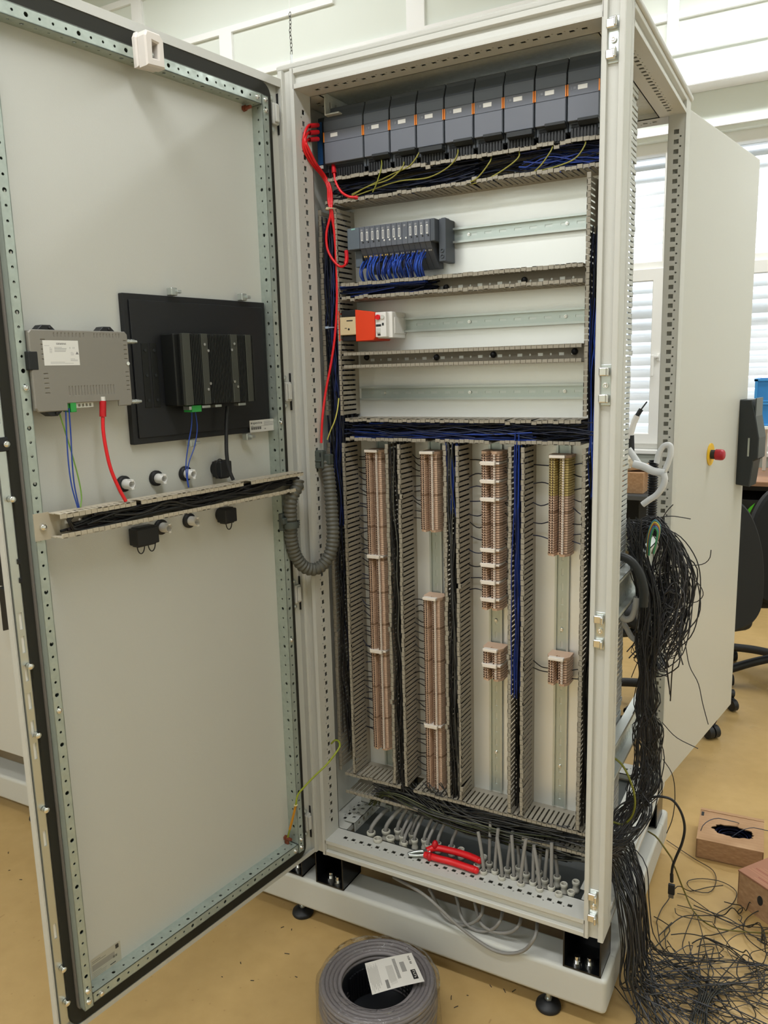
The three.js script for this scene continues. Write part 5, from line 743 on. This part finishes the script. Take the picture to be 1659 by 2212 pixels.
// ---------- cartons on the floor ----------
{
  const c1 = at(1501, 1851, 'y', FLOOR), t = thing('cardboard_box', 'small cardboard box with a ragged oval hole and blue wire inside', 'box', [c1.x + 0.002, FLOOR, c1.z], 0.06);
  const w = 0.192, h = 0.062, dd = 0.19, hole = Array.from({ length: 40 }, (_, i) => { const a = i / 40 * 6.283, k = 1 + 0.07 * Math.sin(i * 5.1) + 0.05 * Math.sin(i * 2.7); return [0.103 + 0.062 * k * Math.cos(a), -0.085 + 0.034 * k * Math.sin(a)].map((q, j) => (j ? q : q)); });
  mesh('walls', [b6(0, w, 0, h, -0.003, 0), b6(0, w, 0, h, -dd, -dd + 0.003), b6(0, 0.003, 0, h, -dd, 0), b6(w - 0.003, w, 0, h, -dd, 0), b6(0, w, 0, 0.003, -dd, 0)], M.card, t);
  mesh('lid', [ext(poly(rectPts(0, -dd, w, 0), [hole.map(([a, b]) => [a, b])]), 0.003).mx(basis([1, 0, 0], [0, 0, 1], [0, 1, 0], [0, h, 0])), b6(0, w, h + 0.003, h + 0.005, -dd - 0.002, -dd + 0.012)], M.card, t);
  mesh('handle_slot', [b6(0.004, 0.012, h + 0.0025, h + 0.0036, -dd + 0.02, -dd + 0.045)], M.offblack, t);
  const l = []; for (let i = 0; i < 40; i++) { const R = rr(0.03, 0.08), y = rr(0.01, 0.048), p = []; for (let k = 0; k <= 12; k++) { const a = k / 12 * 6.28 + i; p.push(V(c1.x + 0.1 + R * Math.cos(a), FLOOR + y, c1.z - 0.095 + R * Math.sin(a))); } l.push([p, 0.0016, pick(['#0d1430', '#131c44', '#0a0d18'])]); }
  l.push([[at(1600, 1780, 'y', FLOOR + 0.05), at(1585, 1775, 'y', FLOOR + 0.09), at(1545, 1768, 'y', FLOOR + 0.095), at(1517, 1785, 'y', FLOOR + 0.08), at(1513, 1820, 'y', FLOOR + 0.02)], 0.0013, '#3a4458'], [[at(1576, 1812, 'y', FLOOR + 0.06), at(1600, 1795, 'y', FLOOR + 0.08), at(1625, 1788, 'y', FLOOR + 0.085), at(1652, 1793, 'y', FLOOR + 0.08), at(1690, 1800, 'y', FLOOR + 0.03)], 0.0013, '#2a3448']);
  bundle('boxed_wire', 'coil of dark blue wire inside the carton with the oval hole', l, 4);
  const p2 = at(1592, 1950, 'y', FLOOR), q = thing('cardboard_box', 'brown cardboard box with a red stamped lid at the right edge of the floor', 'box', [p2.x, FLOOR, p2.z], -0.62);
  mesh('walls', [b6(0, 0.2, 0, 0.1, -0.003, 0), b6(0, 0.2, 0, 0.1, -0.2, -0.197), b6(0, 0.003, 0, 0.1, -0.2, 0), b6(0.197, 0.2, 0, 0.1, -0.2, 0)], M.card, q);
  mesh('lid', rb(-0.002, 0.202, 0.1, 0.106, -0.202, 0.002, 0.002), canvasMat(256, 256, (g, W2, H2) => { g.fillStyle = '#a9785f'; g.fillRect(0, 0, W2, H2); for (let i = 0; i < 20; i++) { g.fillStyle = i % 3 ? '#b98468' : '#8f4a3a'; g.fillRect(10 + (i * 53) % 60, 12 + i * 12, 170, 3); } }, 0.8), q);
  mesh('finger_hole', [lathe([[0.0, 0.0], [0.011, 0.0], [0.011, 0.002], [0, 0.002]], 18).rotateX(Math.PI / 2).scale(0.8, 1.3, 1).translate(0.075, 0.055, -0.0005)], M.offblack, q);
}
// ---------- shrink-wrapped cable coil in the foreground ----------
{
  const cx = 0.317, cz = 0.203, t = thing('cable_coil', 'shrink-wrapped coil of grey cable with a white label, standing on the floor', 'cable coil', [cx, FLOOR, cz]);
  const g = []; const H0 = 0.112, r = 0.0058;
  for (let k = 0; k < 9; k++) g.push(new THREE.TorusGeometry(0.138 - 0.0008 * Math.abs(k - 4), r, 7, 60).rotateX(Math.PI / 2).translate(0, 0.008 + k * 0.0118, 0));
  for (let k = 0; k < 5; k++) g.push(new THREE.TorusGeometry(0.131 - k * 0.0098, r, 7, 60).rotateX(Math.PI / 2 + 0.012 * Math.sin(k * 2)).translate(0, H0 - 0.004 - k * 0.0012, 0));
  for (let k = 0; k < 8; k++) g.push(new THREE.TorusGeometry(0.092, r, 7, 48).rotateX(Math.PI / 2).translate(0, 0.012 + k * 0.0115, 0));
  mesh('winding', g, M.coil, t);
  mesh('core', [cyl(0.088, 0.004, 0, 0.004, 0, 'y', 0.088, 40), lathe([[0.087, 0.004], [0.0865, 0.09]], 40)], S('#2a2c30', 0.35), t);
  mesh('core_ribs', Array.from({ length: 9 }, (_, i) => box(0.004, 0.07, 0.006, -0.078, 0.045, 0).rotateY(-0.9 + i * 0.11)), M.black, t);
  const seg = 72, rows = [[0.0895, 0.1], [0.098, 0.115], [0.115, 0.1205], [0.135, 0.119], [0.1475, 0.108], [0.149, 0.07], [0.1495, 0.03], [0.152, 0.003]], pos = [], idx = [], uvs = [];
  rows.forEach(([R, y], j) => { for (let i = 0; i <= seg; i++) { const a = (i % seg) / seg * 6.2832, k = (vn(i / 2 + j * 3, j * 2.3, 36, 77) - 0.5) * 0.006 + Math.max(0, Math.sin(a * 1 - 2.2)) ** 12 * 0.012 * (j > 3 ? 1 : 0); pos.push((R + k) * Math.cos(a), y + (vn(i / 2, j + 9, 36, 78) - 0.5) * 0.004, (R + k) * Math.sin(a)); uvs.push(i / seg, j / 8); if (i < seg && j < rows.length - 1) { const q = j * (seg + 1) + i; idx.push(q, q + seg + 1, q + 1, q + 1, q + seg + 1, q + seg + 2); } } });
  const fg = new THREE.BufferGeometry(); fg.setAttribute('position', new THREE.Float32BufferAttribute(pos, 3)); fg.setAttribute('uv', new THREE.Float32BufferAttribute(uvs, 2)); fg.setIndex(idx); fg.computeVertexNormals();
  mesh('plastic_film', fg, M.film, t);
  // paper label lying across the coil
  const lab = canvasMat(640, 380, (c, W2, H2) => { c.fillStyle = '#dcd8d0'; c.fillRect(0, 0, W2, H2); c.save(); c.translate(600, 20); c.rotate(Math.PI / 2); c.fillStyle = '#222'; c.font = 'bold 40px sans-serif'; c.fillText('100 M', 6, 40); c.restore(); bars(c, 360, 40, 40, 300, 1, '#dcd8d0'); for (let i = 0; i < 42; i++) { c.fillStyle = '#333'; c.fillRect(352, 30 + i * 6, 40, 2 + (i * 7 % 3)); c.fillRect(430, 90 + i * 3, 60, 1 + (i * 5 % 2)); c.fillRect(190, 260 + i * 2.4, 40, 1 + (i * 3 % 2)); } for (let i = 0; i < 15; i++) { c.fillStyle = '#8a867e'; c.fillRect(14 + i * 9, 26 + (i * 37) % 60, 3, 220 + (i * 53) % 90); c.fillRect(245 + i * 6, 100, 2, 180 + (i * 29) % 60); } c.fillStyle = '#222'; c.fillRect(530, 210, 62, 120); c.fillStyle = '#dcd8d0'; c.save(); c.translate(548, 222); c.rotate(Math.PI / 2); for (let i = 0; i < 4; i++) { c.fillRect(2 + i * 24, -30, 6, 26); c.fillRect(2 + i * 24, -30 + (i % 2) * 20, 17, 6); } c.restore();});
  const C = [[788, 2081, 0.123], [866, 2059, 0.1275], [889, 2058, 0.1285], [917, 2120, 0.1285], [866, 2136, 0.125], [804, 2149, 0.122]], wl = (x, y, hh) => at(x, y, 'y', FLOOR + hh).sub(t.position);
  const A = wl(...C[0]), B = wl(...C[2]), Cc = wl(...C[3]), Dd = wl(...C[5]), n = 8, lp = [], lu = [], li = [];
  for (let i = 0; i <= n; i++) for (let j = 0; j <= 4; j++) { const p = A.clone().lerp(B, i / n).lerp(Dd.clone().lerp(Cc, i / n), j / 4); p.y += 0.002 * Math.sin(i / n * 3.1); lp.push(p.x, p.y, p.z); lu.push(i / n, 1 - j / 4); if (i < n && j < 4) { const q = i * 5 + j; li.push(q, q + 5, q + 1, q + 1, q + 5, q + 6); } }
  const lg = new THREE.BufferGeometry(); lg.setAttribute('position', new THREE.Float32BufferAttribute(lp, 3)); lg.setAttribute('uv', new THREE.Float32BufferAttribute(lu, 2)); lg.setIndex(li); lg.computeVertexNormals(); lab.side = THREE.DoubleSide;
  const lb = mesh('paper_label', lg, lab, t); lb.userData.label = 'white printed paper label';
}
// scraps on the floor
{ const g = []; for (const [x, y] of [[20, 1880], [45, 1900], [630, 2008], [610, 2003], [640, 2110], [520, 2080], [1010, 2150], [1110, 2140], [1090, 2140], [1060, 2130], [975, 2155], [985, 2175], [1596, 2076], [620, 2060], [18, 1842], [760, 2062], [480, 2110], [545, 2118]]) { const p = at(x, y, 'y', FLOOR + 0.0012), a = rr(0, 3.1), L = rr(0.002, 0.007); g.push(tube([V(p.x - L * Math.cos(a), p.y, p.z - L * Math.sin(a)), V(p.x, p.y + 0.001, p.z + 0.001), V(p.x + L * Math.cos(a), p.y, p.z + L * Math.sin(a))], 0.0009, 6, 5)); } one('scraps', g, M.offblack, 'tiny dark wire scraps scattered on the yellow floor', 'scraps', null, 'stuff'); }
// ---------- desks, chairs and things by the windows ----------
{
  const desk = (label, x0, x1, z0, z1, y, dark) => {
    const t = thing('desk', label, 'desk', [x0, FLOOR, z1]); const w = x1 - x0, d = z1 - z0, h = y - FLOOR;
    mesh('desk_top', rb(0, w, h - 0.03, h, -d, 0, 0.004), dark ? S('#3c3f40', 0.5) : M.wood, t); mesh('edge_band', rb(0, w, h - 0.031, h - 0.004, -0.002, 0.004, 0.001), dark ? S('#55585a', 0.5) : S('#8a6a50', 0.5), t);
    for (const x of [0.05, w - 0.05]) for (const z of [-0.06, -d + 0.06]) mesh('leg', rb(x - 0.025, x + 0.025, 0, h - 0.03, z - 0.025, z + 0.025, 0.004), M.offblack, t);
    mesh('back_panel', b6(0.02, w - 0.02, 0.25, h - 0.03, -d + 0.02, -d + 0.04), M.offblack, t); mesh('cable_trough', rb(0.1, w - 0.1, h - 0.09, h - 0.03, -d * 0.45, -d * 0.25, 0.003), M.offblack, t);
  };
  desk('long brown-topped desk under the window at the right edge', 0.28, 2.6, -4.85, -4.08, 0.52, false);
  desk('dark-edged workbench seen through the open cabinet side', -1.5, 0.278, -4.85, -3.26, 0.52, true);
  const pc = thing('pc_tower', 'black computer tower with a green leaf mark under the desk', 'computer', [0.62, FLOOR, -4.16]); mesh('case', rb(0, 0.5, 0, 0.62, -0.5, 0, 0.006), S('#101618', 0.5), pc);
  mesh('leaf_mark', [ext(new THREE.Shape([[0.06, 0.40], [0.07, 0.45], [0.12, 0.52], [0.15, 0.55], [0.125, 0.49], [0.1, 0.42], [0.075, 0.395]].map(([a, b]) => new THREE.Vector2(a, b))), 0.002).translate(0.02, 0.05, 0.0), ext(poly([[0.18, 0.49], [0.22, 0.51], [0.25, 0.505], [0.21, 0.48]]), 0.002)], S('#4cb81e', 0.5), pc);
  mesh('shelf_lip', rb(-0.05, 0.55, 0.36, 0.4, 0.0, 0.05, 0.004), M.offblack, pc);
  const crate = (label, y) => { const t = thing('storage_crate', label, 'crate', [0.735, y, -4.35]); const w = 0.4, h = 0.155, d = 0.3; mesh('shell', [b6(0, w, 0, h, -0.004, 0), b6(0, w, 0, h, -d, -d + 0.004), b6(0, 0.004, 0, h, -d, 0), b6(w - 0.004, w, 0, h, -d, 0), b6(0, w, 0, 0.004, -d, 0)], M.crate, t); mesh('rim', [rb(-0.005, w + 0.005, h - 0.015, h, 0, 0.008, 0.002), rb(-0.005, 0.02, h - 0.015, h + 0.002, -d, 0.008, 0.002), rb(0, 0.018, 0, h, 0, 0.007, 0.002), rb(0, w, 0, 0.012, 0, 0.007, 0.002), rb(w - 0.018, w, 0, h, 0, 0.007, 0.002)], S('#3c93d6', 0.45), t); };
  crate('lower blue plastic crate on a shelf at the right edge', 0.868); crate('upper blue plastic crate stacked at the right edge', 1.026);
  const sf = thing('shelf', 'white window-side shelf carrying the blue crates', 'shelf', [0.7, 0.52, -4.5]); mesh('board', rb(0, 1.2, 0.325, 0.346, -0.28, 0.2, 0.003), M.frameWhite, sf); for (const x of [0.1, 1.1]) mesh('support', rb(x - 0.012, x + 0.012, 0.0, 0.326, -0.2, -0.17, 0.003), M.frameWhite, sf);
  const bx = thing('cardboard_box', 'brown carton standing on the workbench behind the open cabinet side', 'box', [0.02, 0.52, -3.32]); mesh('walls', rb(0, 0.2, 0, 0.13, -0.2, 0, 0.003), M.card, bx); mesh('open_flap', ext(poly([[0.05, 0.13], [0.34, 0.17], [0.33, 0.185], [0.06, 0.15]]), 0.14, 0.001).translate(0, 0, -0.17), M.card, bx);
  const bag = thing('plastic_bag', 'crumpled translucent bag on the brown carton', 'bag', [0.1, 0.655, -3.38]); mesh('sheet', new THREE.IcosahedronGeometry(0.09, 3).scale(0.8, 0.7, 0.6).translate(0, 0.055, 0), S('#d9d3c4', 0.4), bag); { const p = bag.children[0].geometry.attributes.position; for (let i = 0; i < p.count; i++) { const k = 0.8 + 0.4 * vn(p.getX(i) * 60 + 30, p.getY(i) * 60 + p.getZ(i) * 50 + 30, 64, 91); p.setXYZ(i, p.getX(i) * k, p.getY(i) * k, p.getZ(i) * k); } bag.children[0].geometry.computeVertexNormals(); }
  const md = thing('white_tray', 'white box of small parts beside the carton on the workbench', 'tray', [0.235, 0.52, -3.5]); mesh('shell', [rb(0, 0.14, 0, 0.05, -0.2, 0, 0.004)], M.white, md); mesh('parts', [rb(0.01, 0.03, 0.05, 0.075, -0.05, -0.03, 0.002), cyl(0.006, 0.09, 0.07, 0.06, -0.06, 'x'), rb(0.08, 0.12, 0.05, 0.06, -0.1, -0.05, 0.002)], M.black, md);
  const ir = thing('soldering_tool', 'white and black hand tool standing on the workbench before the window', 'tool', [0.02, 0.52, -3.75]); mesh('handle', [tube([V(0.02, 0.3, 0), V(0.045, 0.40, 0), V(0.065, 0.45, 0)], 0.02, 12, 10)], M.white, ir); mesh('tip', [tube([V(0.065, 0.45, 0), V(0.09, 0.49, 0)], 0.015, 6, 8), tube([V(0.09, 0.49, 0), V(0.125, 0.54, 0)], 0.005, 6, 6)], M.offblack, ir); mesh('stand', [cyl(0.05, 0.012, 0.03, 0.006, 0), tube([V(0.03, 0, 0), V(0.035, 0.2, 0), V(0.03, 0.32, 0)], 0.02, 12, 8)], M.offblack, ir);
  function chair(label, x, z, turn) {
    const t = thing('office_chair', label, 'chair', [x, FLOOR, z], turn);
    mesh('seat', [rb(-0.24, 0.24, 0.42, 0.5, -0.24, 0.24, 0.035)], S('#17191b', 0.8), t);
    const bk = new THREE.Shape(new THREE.CatmullRomCurve3([[-0.15, 0], [-0.22, 0.05], [-0.245, 0.16], [-0.235, 0.34], [-0.17, 0.48], [-0.06, 0.54], [0.06, 0.54], [0.17, 0.48], [0.235, 0.34], [0.245, 0.16], [0.22, 0.05], [0.15, 0]].map(([a, b]) => V(a, b, 0)), true).getPoints(64).slice(0, -1).map((q) => new THREE.Vector2(q.x, q.y)));
    mesh('backrest', ext(bk, 0.05, 0.012).rotateX(-0.12).translate(0, 0.46, 0.22), S('#141617', 0.8), t);
    mesh('back_bar', tube([V(0, 0.38, 0), V(0, 0.36, 0.2), V(0, 0.42, 0.3), V(0, 0.6, 0.3)], 0.028, 20, 8), M.offblack, t);
    mesh('gas_column', [cyl(0.03, 0.2, 0, 0.3, 0), cyl(0.04, 0.1, 0, 0.15, 0, 'y', 0.032)], M.offblack, t);
    for (const s of [-1, 1]) mesh('armrest', [tube([V(s * 0.2, 0.4, 0.02), V(s * 0.29, 0.42, 0.02), V(s * 0.3, 0.56, 0.0), V(s * 0.29, 0.66, -0.02)], 0.02, 20, 8), rb(s * 0.29 - 0.04, s * 0.29 + 0.04, 0.65, 0.68, -0.14, 0.1, 0.01)], M.offblack, t);
    for (let i = 0; i < 5; i++) { const a = i * 1.2566 + 0.3, c = Math.cos(a), s = Math.sin(a); const L = mesh('base_leg', tube([V(0.03 * c, 0.115, 0.03 * s), V(0.16 * c, 0.1, 0.16 * s), V(0.29 * c, 0.075, 0.29 * s)], 0.021, 10, 8), M.black, t); mesh('caster', [cyl(0.027, 0.022, 0.285 * c - 0.014 * s, 0.028, 0.285 * s + 0.014 * c, 'x', 0.027, 16), cyl(0.027, 0.022, 0.285 * c + 0.014 * s, 0.028, 0.285 * s - 0.014 * c, 'x', 0.027, 16)], M.black, L); }
  }
  chair('black office chair at the right edge behind the rear door', 1.06, -2.52, 0.35);
  chair('black office chair half hidden behind the cabinet and the wire heap', 0.63, -1.9, 0.8);
}
renderer.render(scene, camera);
